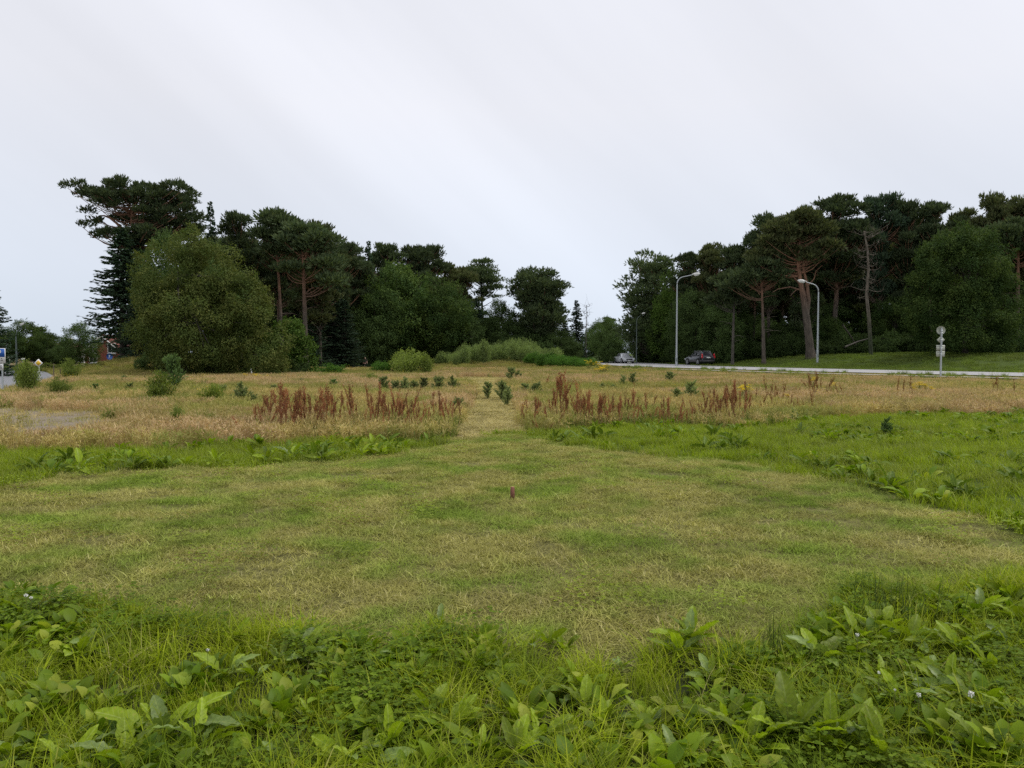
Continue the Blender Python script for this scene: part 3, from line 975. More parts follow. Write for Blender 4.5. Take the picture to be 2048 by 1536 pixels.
for px in range(1240, 2260, 26):
    top = ip(px, [(1240, 640), (1400, 610), (1700, 610), (2260, 600)]) + rng.uniform(-20, 30)
    plant(['broad0', 'broad1', 'spruce1'][rng.integers(0, 3)], px + rng.uniform(-8, 8), top, rng.uniform(98, 112), 95, 'dark understorey tree deep in the right wood', 'understorey trees of the right wood', leaf='broad_dark', name='understorey_tree')
# bushes along the foot of both woods
for px in range(625, 1180, 30):
    Y = ip(px, [(625, 76), (760, 90), (1180, 97)]) + rng.uniform(-2, 3)
    plant('bush%d' % rng.integers(0, 2), px, ip(px, [(625, 700), (1180, 688)]) + rng.uniform(-12, 8), Y, 62, 'dark bush along the foot of the left wood', 'bushes along the foot of the left wood', leaf='broad_dark', cat='bush')
for px in range(1235, 2260, 27):
    x_, Yb = X_at(px, 86), ip(px, [(1235, 104), (1300, 97), (1450, 91), (1620, 86), (1800, 80), (2048, 76), (2260, 72)]) + rng.uniform(0, 4)
    plant('bush%d' % rng.integers(0, 2), px, ip(px, [(1235, 690), (1450, 682), (1800, 668), (2048, 665)]) + rng.uniform(-14, 14), Yb, 68, 'dark bush along the foot of the right wood', 'bushes along the foot of the right wood', leaf='broad_dark', cat='bush')

# --- left: tall spreading pine
def hero(name, label, px, Y, parts, bark, leaf, sink=.1, cat='tree'):
    x_ = X_at(px, Y)
    z0 = gz(x_, Y) - sink
    return build_tree(name, label, parts[0], parts[1], bark, leaf, (x_, Y, z0), cat=cat)
def loc_ell(px, py, rpx, rpy, Y, px0, z0, dy=0.0, ry=None):
    """an ellipsoid given by how it shows at depth Y, local to a tree standing at column px0"""
    x_, _, z_ = at(px, py, Y)
    s = Y / FPX
    return (x_ - X_at(px0, Y), dy, z_ - z0, rpx * s, (ry if ry else rpx * s * .9), rpy * s)
Y = 67.0
px0 = 300
z0 = gz(X_at(px0, Y), Y) - .1
E = lambda a, b, c, d, dy=0.0, ry=None: loc_ell(a, b, c, d, Y, px0, z0, dy, ry)
ells = [E(262, 412, 56, 12), E(320, 470, 44, 12, -.6), E(250, 500, 34, 8, .6), E(262, 380, 52, 16), E(300, 395, 60, 20, .8), E(350, 385, 38, 18), E(372, 410, 24, 16, -.5), E(190, 392, 40, 13, .6), E(158, 378, 24, 10), E(225, 405, 40, 12, -1), E(160, 418, 26, 9, -.5), E(185, 440, 34, 8, .4), E(158, 452, 20, 6), E(350, 435, 44, 20, .4), E(300, 430, 50, 16), E(245, 440, 40, 11, .8), E(280, 368, 26, 8), E(335, 455, 50, 16, 1), E(225, 470, 40, 9), E(300, 480, 50, 14, .5), E(215, 372, 22, 8)]
tp = [(0, 0, 0), (.1, 0, 3.5), (-.3, 0, 7.0)]
q = E(272, 488, 1, 1)
tp += [(q[0], 0, q[2])]
q = E(262, 440, 1, 1)
tp += [(q[0], 0, q[2])]
q = E(270, 395, 1, 1)
tp += [(q[0], 0, q[2])]
a = E(300, 470, 1, 1); b = E(330, 410, 1, 1); c = E(262, 478, 1, 1); d = E(190, 435, 1, 1)
ex = [(curve((a[0], 0, a[2] - 1), (b[0], .2, b[2]), (.2, 0, .2), 6), .13, .04), (curve((c[0], 0, c[2]), (d[0], .2, d[2]), (-.3, 0, .9), 7), .14, .04)]
hero('pine_tree', 'tall pine with a wide flat crown leaning left over the other trees', px0, Y,
     pine_parts(16, ells, tp, .32, 230, (.52, .28), 78, (.24, .44), mind=.4, extra=ex, att=.25), 'bark_pine', 'pine')
# dark spruces under it
plant('spruce2', 246, 456, 64, 175, 'dark spruce with drooping layered branches left of the willow', leaf='spruce', rz=1.0)
plant('spruce2', 276, 452, 66, 150, 'dark spruce whose top meets the underside of the spreading pine', leaf='spruce', rz=2.2)
plant('spruce1', 280, 570, 60, 110, 'lower dark spruce reaching out at the left side of the wood', leaf='spruce')
plant('spruce1', 292, 500, 66, 150, 'dark spruce filling the gap behind the left side of the willow', leaf='spruce')
plant('broad0', 345, 480, 60, 130, 'shaded tree hidden behind the upper left of the willow', leaf='broad_dark')
plant('broad1', 420, 500, 60, 150, 'shaded tree hidden behind the middle of the willow', leaf='broad_dark')
plant('spruce1', 330, 520, 70, 130, 'dark spruce hidden behind the willow crown', leaf='spruce')
plant('pine1', 390, 440, 72, 90, 'dark pine wedged behind the willow top', leaf='pine')
plant('spruce0', -28, 520, 52, 130, 'spruce cut off by the left picture edge', leaf='spruce', rz=.4)
# --- willow
Y = 50.0
px0 = 370
z0 = gz(X_at(px0, Y), Y) - .1
ells = [E(345, 540, 62, 66), E(415, 545, 60, 62), E(462, 610, 66, 60), E(325, 640, 50, 80), E(400, 650, 100, 90), E(530, 690, 52, 52), E(300, 560, 22, 50, .3), E(470, 545, 34, 40), E(370, 497, 48, 28), E(515, 640, 36, 36), E(290, 700, 20, 30), E(430, 500, 26, 20)]
wd, cr = broad_parts(ells, [(0, 0, 0), (-.4, 0, 1.8), (-.7, .1, 3.6), (-.4, .2, 5.6), (-.3, 0, 7)], .30, 300, (.32, 1.05), 300, (.08, .15), 30, .74, .48, .12)
hero('willow_tree', 'big olive green willow with a billowing crown down to the grass', px0, Y, (wd, cr), 'bark_grey', 'willow')
px0 = 590
z0 = gz(X_at(px0, 53), 53) - .1
Y = 53.0
ells = [E(580, 690, 36, 45), E(600, 715, 26, 30), E(560, 720, 35, 30)]
hero('broadleaf_tree', 'fresh green low tree tucked against the right flank of the willow', px0, Y,
     broad_parts(ells, [(0, 0, 0), (0, 0, 1), (.1, 0, 2.2)], .1, 70, (.35, .65), 170, (.10, .18), 8, .6, .3), 'bark_dark', 'broad_light')
# dark skirt of shrubs at the willow's foot
for px, top, wp in ((300, 700, 60), (350, 695, 70), (420, 690, 80), (480, 700, 70), (540, 700, 70), (590, 712, 60)):
    plant('bush%d' % rng.integers(0, 2), px, top, 52.5, wp, 'dark shrub under the skirts of the willow', 'shrubs under the willow', leaf='broad_dark', cat='bush')
# --- bare orange trunks in the left wood
def bare_pine(px, top, base_py, Y, lean, label, crown_e, r0=.22, limb=None, bark='bark_pine', leaf='pine', npad=45):
    global px0, z0
    px0 = px
    x_ = X_at(px, Y)
    z0 = gz(x_, Y) - .1
    ells = [loc_ell(a, b, c, d, Y, px, z0) for a, b, c, d in crown_e]
    zt = Z_at(top, Y) - z0
    lx = lean / FPX * Y
    tp = [(0, 0, 0), (lx * .2, 0, zt * .3), (lx * .45, 0, zt * .6), (lx, 0, zt * .96)]
    ex = []
    if limb:
        for (pa, ya, pb, yb, ra) in limb:
            A = loc_ell(pa, ya, 1, 1, Y, px, z0)
            B = loc_ell(pb, yb, 1, 1, Y, px, z0)
            ex.append((curve((A[0], 0, A[2]), (B[0], rng.uniform(-.6, .6), B[2]), (0, 0, .35), 7), ra, .03))
    wd, cr = pine_parts(zt, ells, tp, r0, npad, (.85, .4), 110, mind=.55, extra=ex, dead=7)
    return build_tree('pine_tree', label, wd, cr, bark, leaf, (x_, Y, z0))
bare_pine(612, 446, 720, 70, -6, 'pine with a bare orange trunk and one side limb in left wood', [(618, 462, 34, 12), (640, 478, 34, 12), (592, 486, 30, 12), (655, 500, 30, 12), (610, 500, 26, 10), (650, 530, 28, 10), (585, 540, 22, 9), (660, 565, 24, 9)], .26, [(610, 590, 640, 578, .07), (610, 520, 625, 500, .1)])
bare_pine(566, 440, 720, 72, -14, 'slim pine with a bare tan trunk behind the willow shoulder', [(545, 436, 22, 9), (568, 448, 28, 10), (580, 470, 28, 10), (532, 474, 22, 9), (545, 500, 22, 9), (585, 500, 20, 8)], .17)
# --- lone layered pine and round bushy pine
Y = 104.0
px0 = 963
z0 = gz(X_at(px0, Y), Y) - .1
ells = [E(965, 530, 18, 9), E(958, 545, 30, 8), E(975, 560, 28, 7), E(945, 556, 20, 7), E(985, 578, 20, 5), E(960, 590, 14, 5), E(990, 597, 14, 4)]
hero('pine_tree', 'lone pine with flat layered branches standing above its neighbours', px0, Y,
     pine_parts(14, ells, [(0, 0, 0), (.2, 0, 6), (0, 0, 10), (.2, 0, Z_at(524, Y) - z0)], .22, 60, (1.0, .3), 90, (.3, .5), mind=.5), 'bark_dark', 'pine')
Y = 98.0
px0 = 1075
z0 = gz(X_at(px0, Y), Y) - .1
ells = [E(1073, 580, 50, 42), E(1050, 575, 28, 25), E(1098, 572, 28, 25), E(1075, 640, 58, 40), E(1060, 550, 22, 12), E(1088, 548, 18, 12)]
hero('pine_tree', 'round bushy pine standing alone behind the green mound', px0, Y,
     pine_parts(12, ells, [(0, 0, 0), (.1, 0, 6), (0, 0, Z_at(545, Y) - z0)], .25, 190, (.85, .5), 95, (.3, .55), mind=.5), 'bark_pine', 'pine')
# --- right: forked pine
Y = 82.0
px0 = 1622
z0 = gz(X_at(px0, Y), Y) - .1
q = lambda a, b, dy=0.0: (lambda e_: np.array([e_[0], dy, e_[2]]))(E(a, b, 1, 1))
tp = [q(1622, 715), q(1616, 660), q(1608, 600), q(1600, 560), q(1596, 520), q(1600, 470)]
tp[0][2] = 0
ells = [E(1602, 440, 36, 12), E(1570, 458, 34, 12), E(1636, 462, 32, 12, .6), E(1600, 474, 34, 11), E(1545, 482, 30, 11), E(1650, 492, 26, 10, -.4), E(1525, 505, 28, 10, .8), E(1585, 503, 34, 11, 1.2), E(1625, 515, 24, 9), E(1510, 528, 20, 8), E(1556, 528, 24, 8, 1)]
ex = [(np.array([q(1613, 635), q(1617, 600), q(1614, 570), q(1605, 530), q(1612, 490)]), .26, .07),
      (np.array([q(1598, 566), q(1585, 552), q(1565, 550), q(1545, 548)]), .12, .03),
      (np.array([q(1602, 580), q(1580, 574), q(1556, 578), q(1545, 585)]), .10, .03),
      (np.array([q(1606, 578), q(1592, 580), q(1580, 592)]), .08, .03),
      (np.array([q(1617, 570), q(1628, 558), q(1632, 542), q(1645, 530)]), .08, .025),
      (np.array([q(1598, 540), q(1612, 556), q(1602, 520), q(1598, 500)]), .07, .03)]
wd, cr = pine_parts(15, ells, tp, .46, 95, (.85, .4), 110, mind=.55, extra=ex, dead=2)
hero('pine_tree', 'forked pine with thick orange limbs beside the right street lamp', px0, Y, (wd, cr), 'bark_pine', 'pine_warm')
bare_pine(1528, 520, 715, 83, -10, 'slim pine with a straight orange trunk left of the forked pine', [(1525, 535, 34, 16), (1500, 550, 30, 14), (1550, 552, 28, 12), (1478, 572, 22, 12)], .2, [(1520, 590, 1500, 580, .05), (1519, 575, 1545, 560, .06)])
bare_pine(1465, 540, 715, 86, 4, 'thin grey-trunked pine in the dark between car and slim pine', [(1465, 562, 30, 14), (1480, 590, 22, 10), (1445, 600, 22, 10)], .15, bark='bark_grey')
bare_pine(2034, 440, 712, 78, -4, 'straight brown-trunked pine at the right picture edge', [(2030, 470, 50, 24), (2050, 500, 40, 18), (2000, 480, 34, 18)], .24)
# bare pale tree
def bare_tree(px, base_top, Y, name, label, r0, h_px_pts, nbr, mat, spread=1.5):
    global px0, z0
    px0 = px
    x_ = X_at(px, Y)
    z0 = gz(x_, Y) - .1
    P = np.array([[loc_ell(a, b, 1, 1, Y, px, z0)[0], 0, loc_ell(a, b, 1, 1, Y, px, z0)[2]] for a, b in h_px_pts])
    P[0, 2] = 0
    wood = [tube(P, np.linspace(r0, r0 * .35, len(P)), 8)]
    tl = np.linspace(0, 1, len(P))
    for k in range(nbr):
        f = rng.uniform(.35, 1)
        a = np.array([np.interp(f, tl, P[:, i]) for i in range(3)])
        ang = rng.uniform(0, 6.28)
        ln = rng.uniform(.5, 1.7) * spread * (.5 + f * .6)
        bpt = a + [math.cos(ang) * ln, math.sin(ang) * ln, rng.uniform(-.1, .6) * ln]
        c_ = curve(a, bpt, (rng.normal(0, .2), rng.normal(0, .2), -.2), 6)
        wood.append(tube(c_, np.linspace(.04, .008, 6), 4))
        for j in range(6):
            s = c_[rng.integers(2, 6)]
            wood.append(tube(curve(s, s + rng.normal(0, .5, 3) + [0, 0, .35], rng.normal(0, .08, 3), 4), np.linspace(.014, .004, 4), 3))
    V, F = cat_parts(wood)
    t_ = thing(name, label, 'tree', (x_, Y, z0))
    link('trunk', mesh_arrays(name, V, F, mat, smooth=True), t_)
    return t_
bare_tree(1742, 690, 79, 'bare_tree', 'half-dead tree with a pale bare trunk and twiggy top', .20, [(1742, 712), (1738, 640), (1733, 590), (1737, 540), (1735, 500), (1728, 462)], 30, M['bark_pale'])
bare_tree(1172, 660, 100, 'bare_tree', 'thin leafless tree beside the pointed spruce at the gap', .07, [(1172, 700), (1172, 660), (1174, 630), (1173, 610)], 9, M['bark_grey'], .4)
# --- right: big round tree
Y = 71.0
px0 = 1930
z0 = gz(X_at(px0, Y), Y) - .1
ells = [E(1925, 545, 88, 82), E(1870, 600, 50, 60), E(1975, 600, 62, 70), E(1930, 650, 92, 62), E(1925, 490, 55, 28), E(2005, 660, 32, 40), E(1880, 520, 40, 36)]
wd, cr = broad_parts(ells, [(0, 0, 0), (.1, 0, 2.2), (-.1, 0, 4.6), (0, 0, 7.5)], .3, 320, (.35, 1.15), 230, (.11, .2), 20, .66, .5, .1)
hero('broadleaf_tree', 'big round-crowned broadleaf tree behind the back-turned road sign', px0, Y, (wd, cr), 'bark_dark', 'broad')
# fallen trunks
for (a, b) in (((1690, 694), (1742, 676)), ((1685, 650), (1712, 690))):
    A, B = np.array(at(*a, 80.0)), np.array(at(*b, 82.0))
    o = link('dead_trunk', mesh_arrays('dead_trunk', *tube([A, (A + B) / 2 + [0, 0, .1], B], [.1, .08, .05], 6), M['bark_grey']))
    tag(o, 'fallen bare trunk sloping low over the bank' if a[0] == 1690 else 'steep dead trunk leaning in the dark of the bank', 'dead trunk')
# --- left far side
for k_, px, top, Y_, wp, lab, lf in (
        ('broad0', 52, 646, 92, 100, 'broadleaf tree behind the green lamp post', 'broad'),
        ('broad1', 8, 656, 88, 90, 'broadleaf tree behind the blue parking sign', 'broad'),
        ('broad0', 98, 668, 90, 76, 'low broadleaf tree left of the yellow priority sign', 'broad'),
        ('broad1', 126, 686, 86, 66, 'small broadleaf tree between two larger ones near the crossing', 'broad_dark'),
        ('broad0', 158, 650, 82, 74, 'compact pointed tree left of the brick house', 'broad_dark'),
        ('pine1', 78, 652, 97, 50, 'thin ragged pine top above the trees by the crossing', 'pine'),
        ('broad0', -60, 650, 90, 110, 'broadleaf tree outside the left picture edge', 'broad')):
    plant(k_, px, top, Y_, wp, lab, leaf=lf)
for px in range(0, 190, 24):
    plant('bush%d' % rng.integers(0, 2), px, 730 + rng.uniform(-4, 3), 68 + rng.uniform(-2, 2), 46, 'low brownish bush of the clipped row beyond the side road', 'low bushes beyond the side road', leaf='shrub_g', cat='bush')

# ------------------------------------------------------------------ shrubs of the meadow
def shrub_parts(h, rad, n=14, leaves=1800, L=(.04, .08), up=1.0):
    """upright twigs carrying small leaves"""
    wood, C_, D_ = [], [], []
    for k in range(n):
        a = rng.uniform(0, 6.28)
        q = rad * rng.uniform(.1, 1)
        top = np.array([math.cos(a) * q, math.sin(a) * q, h * rng.uniform(.55, 1) * (1 - .3 * (q / rad) ** 2)])
        c_ = curve((math.cos(a) * q * .15, math.sin(a) * q * .15, 0), top, (0, 0, -.05 * h), 5)
        wood.append(tube(c_, np.linspace(.012 * h, .003, 5), 4))
        m_ = leaves // n
        s = rng.random(m_) ** .7
        B = np.stack([np.interp(s, np.linspace(0, 1, 5), c_[:, i]) for i in range(3)], 1)
        sp = rng.normal(0, 1, (m_, 3)) * [.13, .13, .09] * h * (.35 + .6 * np.sin(np.minimum(s, .93) * 3.0))[:, None]
        C_.append(B + sp)
        D_.append(norm(sp * 3 / h + rng.normal(0, .5, (m_, 3)) + [0, 0, .5 * up]))
    C_, D_ = np.concatenate(C_), np.concatenate(D_)
    C_[:, 2] = np.maximum(C_[:, 2], .03)
    Ln = rng.uniform(*L, len(C_))
    return wood, rhombi(C_, D_, rand_dir(len(C_)), Ln, Ln * .55)
SH = []
for k in range(4):
    SH.append(shrub_parts(1.0, .45 + .1 * k, 18, 4200, (.04, .085)))
SHM = [(mesh_arrays('shrub_twigs', *cat_parts(a), M['bark_grey']), mesh_arrays('shrub_foliage', *b, M['shrub_g'])) for a, b in SH]
def shrub(px, base, top, wpx, label, leaf, k=0, Y=None, group=None, cat='shrub', name='shrub'):
    x_, y_ = gp(px, base) if Y is None else (X_at(px, Y), Y)
    z_ = gz(x_, y_)
    h_ = (Z_at(top, y_) - z_) * 1.15
    w_ = wpx * 1.12 / FPX * y_
    tw_, fm = SHM[k]
    t_ = thing(name, label, cat, (x_, y_, z_ - .02), rng.uniform(0, 6.28), group, (w_ / 1.25, w_ / 1.25, h_))
    link('twigs', tw_, t_)
    f_ = link('foliage', fm, t_)
    f_.material_slots[0].link = 'OBJECT'
    f_.material_slots[0].material = M[leaf]
    return t_
shrub(320, 806, 750, 62, 'rounded yellow-green shrub in front of the young spruce', 'shrub_y', 1)
shrub(56, 790, 728, 48, 'upright light green shrub left of the yellow priority sign', 'shrub_g', 0)
shrub(50, 780, 722, 34, 'thin birch shrub behind the light green shrub by the side road', 'shrub_y', 2)
shrub(120, 798, 756, 44, 'dense olive shrub right of the yellow priority sign', 'shrub_g', 3)
shrub(140, 762, 722, 40, 'round green shrub at the bend of the side road', 'shrub_g', 1)
shrub(424, 812, 766, 44, 'loose yellow-green shrub right of the young spruce', 'shrub_y', 2)
shrub(355, 858, 815, 34, 'tall green weed clump standing in the dry grass', 'shrub_g', 0)
shrub(820, 750, 702, 62, 'leafy light green shrub standing in front of the wood', 'shrub_g', 3)
shrub(800, 748, 706, 50, 'leafy shrub tight left of the tallest light green one', 'shrub_g', 1)
shrub(852, 750, 712, 34, 'slim shrub tight right of the tallest light green one', 'shrub_g', 0)
shrub(770, 748, 722, 50, 'low spreading shrub right of the walking person', 'fern', 2)
shrub(742, 766, 748, 40, 'low yellow-green shrub at the walking person feet', 'shrub_y', 1)
shrub(660, 752, 728, 60, 'low dark shrub left of the walking person', 'fern', 3)
shrub(885, 726, 706, 40, 'feathery shrub at the left foot of the green mound', 'mound', 0, Y=80)
for k, (px, base, top, wp) in enumerate(((250, 742, 712, 40), (282, 740, 712, 36), (205, 750, 722, 40), (175, 756, 732, 40))):
    shrub(px, base, top, wp, 'low scrubby shrub along the crest of the grassy rise', 'shrub_g', k, Y=60, group='scrub along the grassy rise')
# mound: one dense scrub of young shrubs, each its own
for k in range(80):
    px = rng.uniform(905, 1130)
    Y_ = rng.uniform(77, 88)
    top = ip(px, [(900, 704), (950, 690), (1040, 683), (1090, 696), (1130, 706)]) + rng.uniform(-6, 14)
    shrub(px, 0, top + 2, rng.uniform(18, 36), 'bluish green young shrub growing thick on the mound', 'mound', k % 4, Y=Y_, group='shrubs covering the mound')
for k in range(20):
    px = rng.uniform(1060, 1180)
    Y_ = rng.uniform(72, 80)
    shrub(px, 0, ip(px, [(1060, 706), (1110, 708), (1180, 716)]) + rng.uniform(0, 8), rng.uniform(36, 52), 'fresh green bramble clump on the right foot of the mound', 'fern', k % 4, Y=Y_, group='brambles at the foot of the mound', name='bramble')

# young conifers
SAPM = []
for k in range(4):
    C_, D_ = [], []
    wood = [tube([(0, 0, 0), (.02, 0, .5), (0, 0, .97)], [.025, .015, .005], 5)]
    for j in range(34):
        z_ = rng.uniform(.05, .82)
        ln = (.40 - .27 * z_) * rng.uniform(.6, 1.15)
        a = rng.uniform(0, 6.28)
        dv = np.array([math.cos(a), math.sin(a), rng.uniform(.7, 1.3)])
        P0 = np.array([0, 0, z_])
        P1 = P0 + dv * ln
        wood.append(tube([P0, P1], [.008, .003], 3))
        m_ = 75
        s = rng.random(m_)
        C_.append(P0 + (P1 - P0) * s[:, None])
        D_.append(norm(dv * .8 + rng.normal(0, .8, (m_, 3)) + [0, 0, .3]))
    m_ = 130
    C_.append(np.c_[np.zeros((m_, 2)), rng.uniform(.2, .98, m_)])
    D_.append(norm(rng.normal(0, .7, (m_, 3)) + [0, 0, .7]))
    C_, D_ = np.concatenate(C_), np.concatenate(D_)
    Ln = rng.uniform(.06, .12, len(C_))
    SAPM.append((mesh_arrays('sapling_trunk', *cat_parts(wood), M['bark_grey']), mesh_arrays('sapling_crown', *rhombi(C_, D_, rand_dir(len(C_)), Ln, Ln * .28), M['sapling'])))
def sapling(px, base, hpx, label, k=0, leaf=None, group=None, wide=1.0):
    x_, y_ = gp(px, base)
    z_ = gz(x_, y_)
    h_ = hpx * rng.uniform(1.05, 1.3) / FPX * y_
    t_ = thing('pine_sapling', label, 'sapling', (x_, y_, z_ - .02 - .06 * h_), rng.uniform(0, 6.28), group, (h_ * wide, h_ * wide, h_))
    link('trunk', SAPM[k % 4][0], t_)
    c_ = link('crown', SAPM[k % 4][1], t_)
    if leaf:
        c_.material_slots[0].link = 'OBJECT'
        c_.material_slots[0].material = M[leaf]
    return t_
SAPS = [(345, 782, 58, 'young spruce as tall as a person beside the yellow-green shrub', 'spruce_sap', .9),
        (484, 812, 42, 'blue-green pine sapling left of the rust-red dock stands', None, 1.0), (508, 816, 26, 'small pine sapling right beside the left blue-green one', None, 1.1),
        (767, 788, 30, 'pine sapling at the left end of the sapling row', None, 1.1), (790, 789, 26, 'low pine sapling second in the sapling row', None, 1.2),
        (809, 789, 34, 'pine sapling in the middle of the sapling row', None, 1.0), (829, 788, 26, 'pine sapling just right of the middle of the row', None, 1.2),
        (848, 787, 30, 'brownish pine sapling in the sapling row', 'pine_warm', .9), (878, 789, 32, 'bushy pine sapling near the right end of the row', None, 1.2),
        (906, 787, 36, 'tallest pine sapling at the right end of the row', None, .9), (916, 826, 34, 'pale pine sapling on the left edge of the mown path', None, 1.1),
        (976, 798, 34, 'left pine sapling of the three on the mown path', None, .9), (1004, 800, 38, 'middle pine sapling of the three on the mown path', None, 1.1),
        (1015, 810, 38, 'front pine sapling of the three on the mown path', None, .8), (1072, 795, 30, 'bushy pine sapling right of the mown path', None, 1.4),
        (1050, 793, 22, 'low pine sapling close to the path right edge', None, 1.3), (1023, 762, 22, 'pine sapling at the far end of the path, left one', None, 1.2),
        (1036, 762, 18, 'pine sapling at the far end of the path, right one', None, 1.2), (603, 772, 14, 'tiny pine sapling far left in the pale grass', None, 1.2),
        (667, 782, 18, 'small bright pine sapling in the pale grass', 'spruce_sap', 1.2), (1205, 786, 20, 'round pine sapling in the pink grass right of the path', None, 1.2),
        (1246, 779, 26, 'pine sapling left of two close together in pink grass', None, .9), (1265, 777, 26, 'pine sapling right of two close together in pink grass', None, .9),
        (1340, 773, 24, 'pine sapling standing below the left street lamp', None, 1.1), (1353, 808, 28, 'left pine sapling behind the red docks', None, 1.2),
        (1382, 806, 36, 'tallest pine sapling behind the red docks right of path', None, 1.1), (260, 788, 20, 'low pine sapling left of the yellow-green shrub', 'spruce_sap', 1.3),
        (191, 790, 22, 'pine sapling on the dry slope near the bare patch', 'spruce_sap', 1.2), (248, 770, 16, 'small dark pine sapling high on the dry slope', 'spruce_sap', 1.2),
        (1772, 872, 36, 'grey-green seedling tree in the bright grass', 'spruce_sap', .9), (1225, 785, 14, 'tiny pine sapling beside the round one', None, 1.2),
        (548, 790, 18, 'small pine sapling behind the leftmost red docks', None, 1.3), (445, 795, 22, 'dark pine sapling beside the loose yellow-green shrub', None, 1.3)]
for k, (px, base, hp, lab, lf, wd_) in enumerate(SAPS):
    sapling(px, base, hp, lab, k, lf, wide=wd_)

# ------------------------------------------------------------------ red dock stands
STK = []
def stalk_mesh(seedmat, dense=1.0):
    P = np.array([(0, 0, 0), (rng.normal(0, .03), rng.normal(0, .03), .5), (rng.normal(0, .07), rng.normal(0, .07), 1.0)])
    Pf = np.stack([np.interp(np.linspace(0, 1, 7), [0, .5, 1], P[:, i]) for i in range(3)], 1)
    parts = [tube(Pf, np.linspace(.008, .003, 7), 4)]
    nst = len(parts[0][1])
    C_, D_ = [], []
    def spike(A, B, n, wd_):
        s = rng.random(n)
        a = rng.uniform(0, 6.28, n)
        r_ = wd_ * rng.uniform(.3, 1, n) * (1 - .55 * s)
        C_.append(A + (B - A) * s[:, None] + np.c_[np.cos(a) * r_, np.sin(a) * r_, np.zeros(n)])
        D_.append(norm(np.c_[np.cos(a), np.sin(a), rng.uniform(.2, 1.2, n)]))
    top = Pf[-1]
    base = np.array([np.interp(.50, np.linspace(0, 1, 7), Pf[:, i]) for i in range(3)])
    spike(base, top, int(110 * dense), .022)
    st = []
    for j in range(7):
        f = rng.uniform(.46, .85)
        A = np.array([np.interp(f, np.linspace(0, 1, 7), Pf[:, i]) for i in range(3)])
        a = rng.uniform(0, 6.28)
        ln = rng.uniform(.12, .3) * (1.1 - f * .6)
        B = A + np.array([math.cos(a) * .38, math.sin(a) * .38, 1]) * ln
        st.append(tube([A, B], [.004, .002], 3))
        spike(A, B, int(34 * dense), .015)
    C_, D_ = np.concatenate(C_), np.concatenate(D_)
    Ln = rng.uniform(.014, .028, len(C_))
    lf = rhombi(C_, D_, rand_dir(len(C_)), Ln, Ln * .7)
    V, F = cat_parts(parts + st + [lf])
    ns = sum(len(p_[1]) for p_ in parts + st)
    mi = np.r_[np.zeros(ns, int), np.ones(len(lf[1]), int)]
    return mesh_arrays('seed_stalk', V, F, [M['stem_r'], seedmat], mi)
RED = [stalk_mesh(M['rust']) for _ in range(6)]
BRN = [stalk_mesh(M['brown_seed'], .8) for _ in range(4)]
# low leaf tuft at a dock's foot
def leaf_strip(L_, W_, seg=6, curl=.5, wav=.1):
    s = np.linspace(0, 1, seg + 1)
    wdt = W_ * .5 * np.interp(s, [0, .12, .35, .65, .85, .95, 1.0], [.10, .72, 1.0, .9, .66, .42, .12]) * (1 + .07 * np.sin(s * 19))
    z_ = -curl * L_ * s ** 2
    V = []
    for i, q_ in enumerate(s):
        wv = wav * W_ * math.sin(i * 2.3)
        V += [(-wdt[i], q_ * L_, z_[i] + abs(wdt[i]) * .35 + wv), (-wdt[i] * .5, q_ * L_, z_[i] + wdt[i] * .10), (0, q_ * L_, z_[i] - .004), (wdt[i] * .5, q_ * L_, z_[i] + wdt[i] * .10), (wdt[i], q_ * L_, z_[i] + abs(wdt[i]) * .35 - wv)]
    F = [[5 * i + j, 5 * i + j + 1, 5 * i + j + 6, 5 * i + j + 5] for i in range(seg) for j in range(4)]
    return np.array(V, float), np.array(F)
def dock_clump(px, base, hpx, n, label, red=True, spread=.22, lean=0.0, group=None, name='dock_plant'):
    x_, y_ = gp(px, base)
    z_ = gz(x_, y_)
    t_ = thing(name, label, 'dock plant', (x_, y_, z_ - .02), 0, group)
    h_ = hpx / FPX * y_
    for k in range(max(1, n - (n > 4) * 2)):
        a, q_ = rng.uniform(0, 6.28), spread * rng.random() ** .5
        s = h_ * rng.uniform(.55, 1.1)
        link('seed_stalk', (RED if red else BRN)[rng.integers(0, 6 if red else 4)], t_, (math.cos(a) * q_, math.sin(a) * q_, 0), (rng.normal(0, .13), lean + rng.normal(0, .14), rng.uniform(0, 6.28)), (s * 1.1, s * 1.1, s * 1.22))
    return t_
GD = 'rust-red seeding docks'
LEFTD = [(520, 868, 52, 5, -.75), (545, 862, 74, 7, -.25), (568, 858, 78, 8, 0), (590, 858, 82, 7, 0), (606, 855, 88, 8, 0), (628, 857, 78, 7, 0), (645, 860, 84, 8, 0), (662, 862, 80, 6, 0), (575, 868, 60, 4, .1),
         (698, 855, 76, 8, 0), (716, 855, 56, 5, 0), (737, 850, 76, 3, 0), (752, 848, 72, 8, 0), (768, 850, 66, 7, 0), (786, 850, 62, 7, 0), (803, 848, 72, 8, 0), (818, 856, 56, 4, -.1), (835, 858, 50, 4, 0), (868, 836, 50, 6, 0), (884, 838, 52, 5, 0), (895, 842, 40, 3, 0), (850, 850, 40, 3, 0), (500, 872, 26, 3, -1.1)]
for k, (px, base, hp, n, ln) in enumerate(LEFTD):
    dock_clump(px, base + 6, hp, n, ('tall rust-red dock in the left half of the stand left of the path' if px < 680 else 'tall rust-red dock in the right half of the stand left of the path') if 0 < k < 22 else ('rust-red dock bent flat at the far left of the stand' if k == 22 else 'rust-red dock leaning hard to the left'), lean=ln, group=GD if 0 < k < 22 else None)
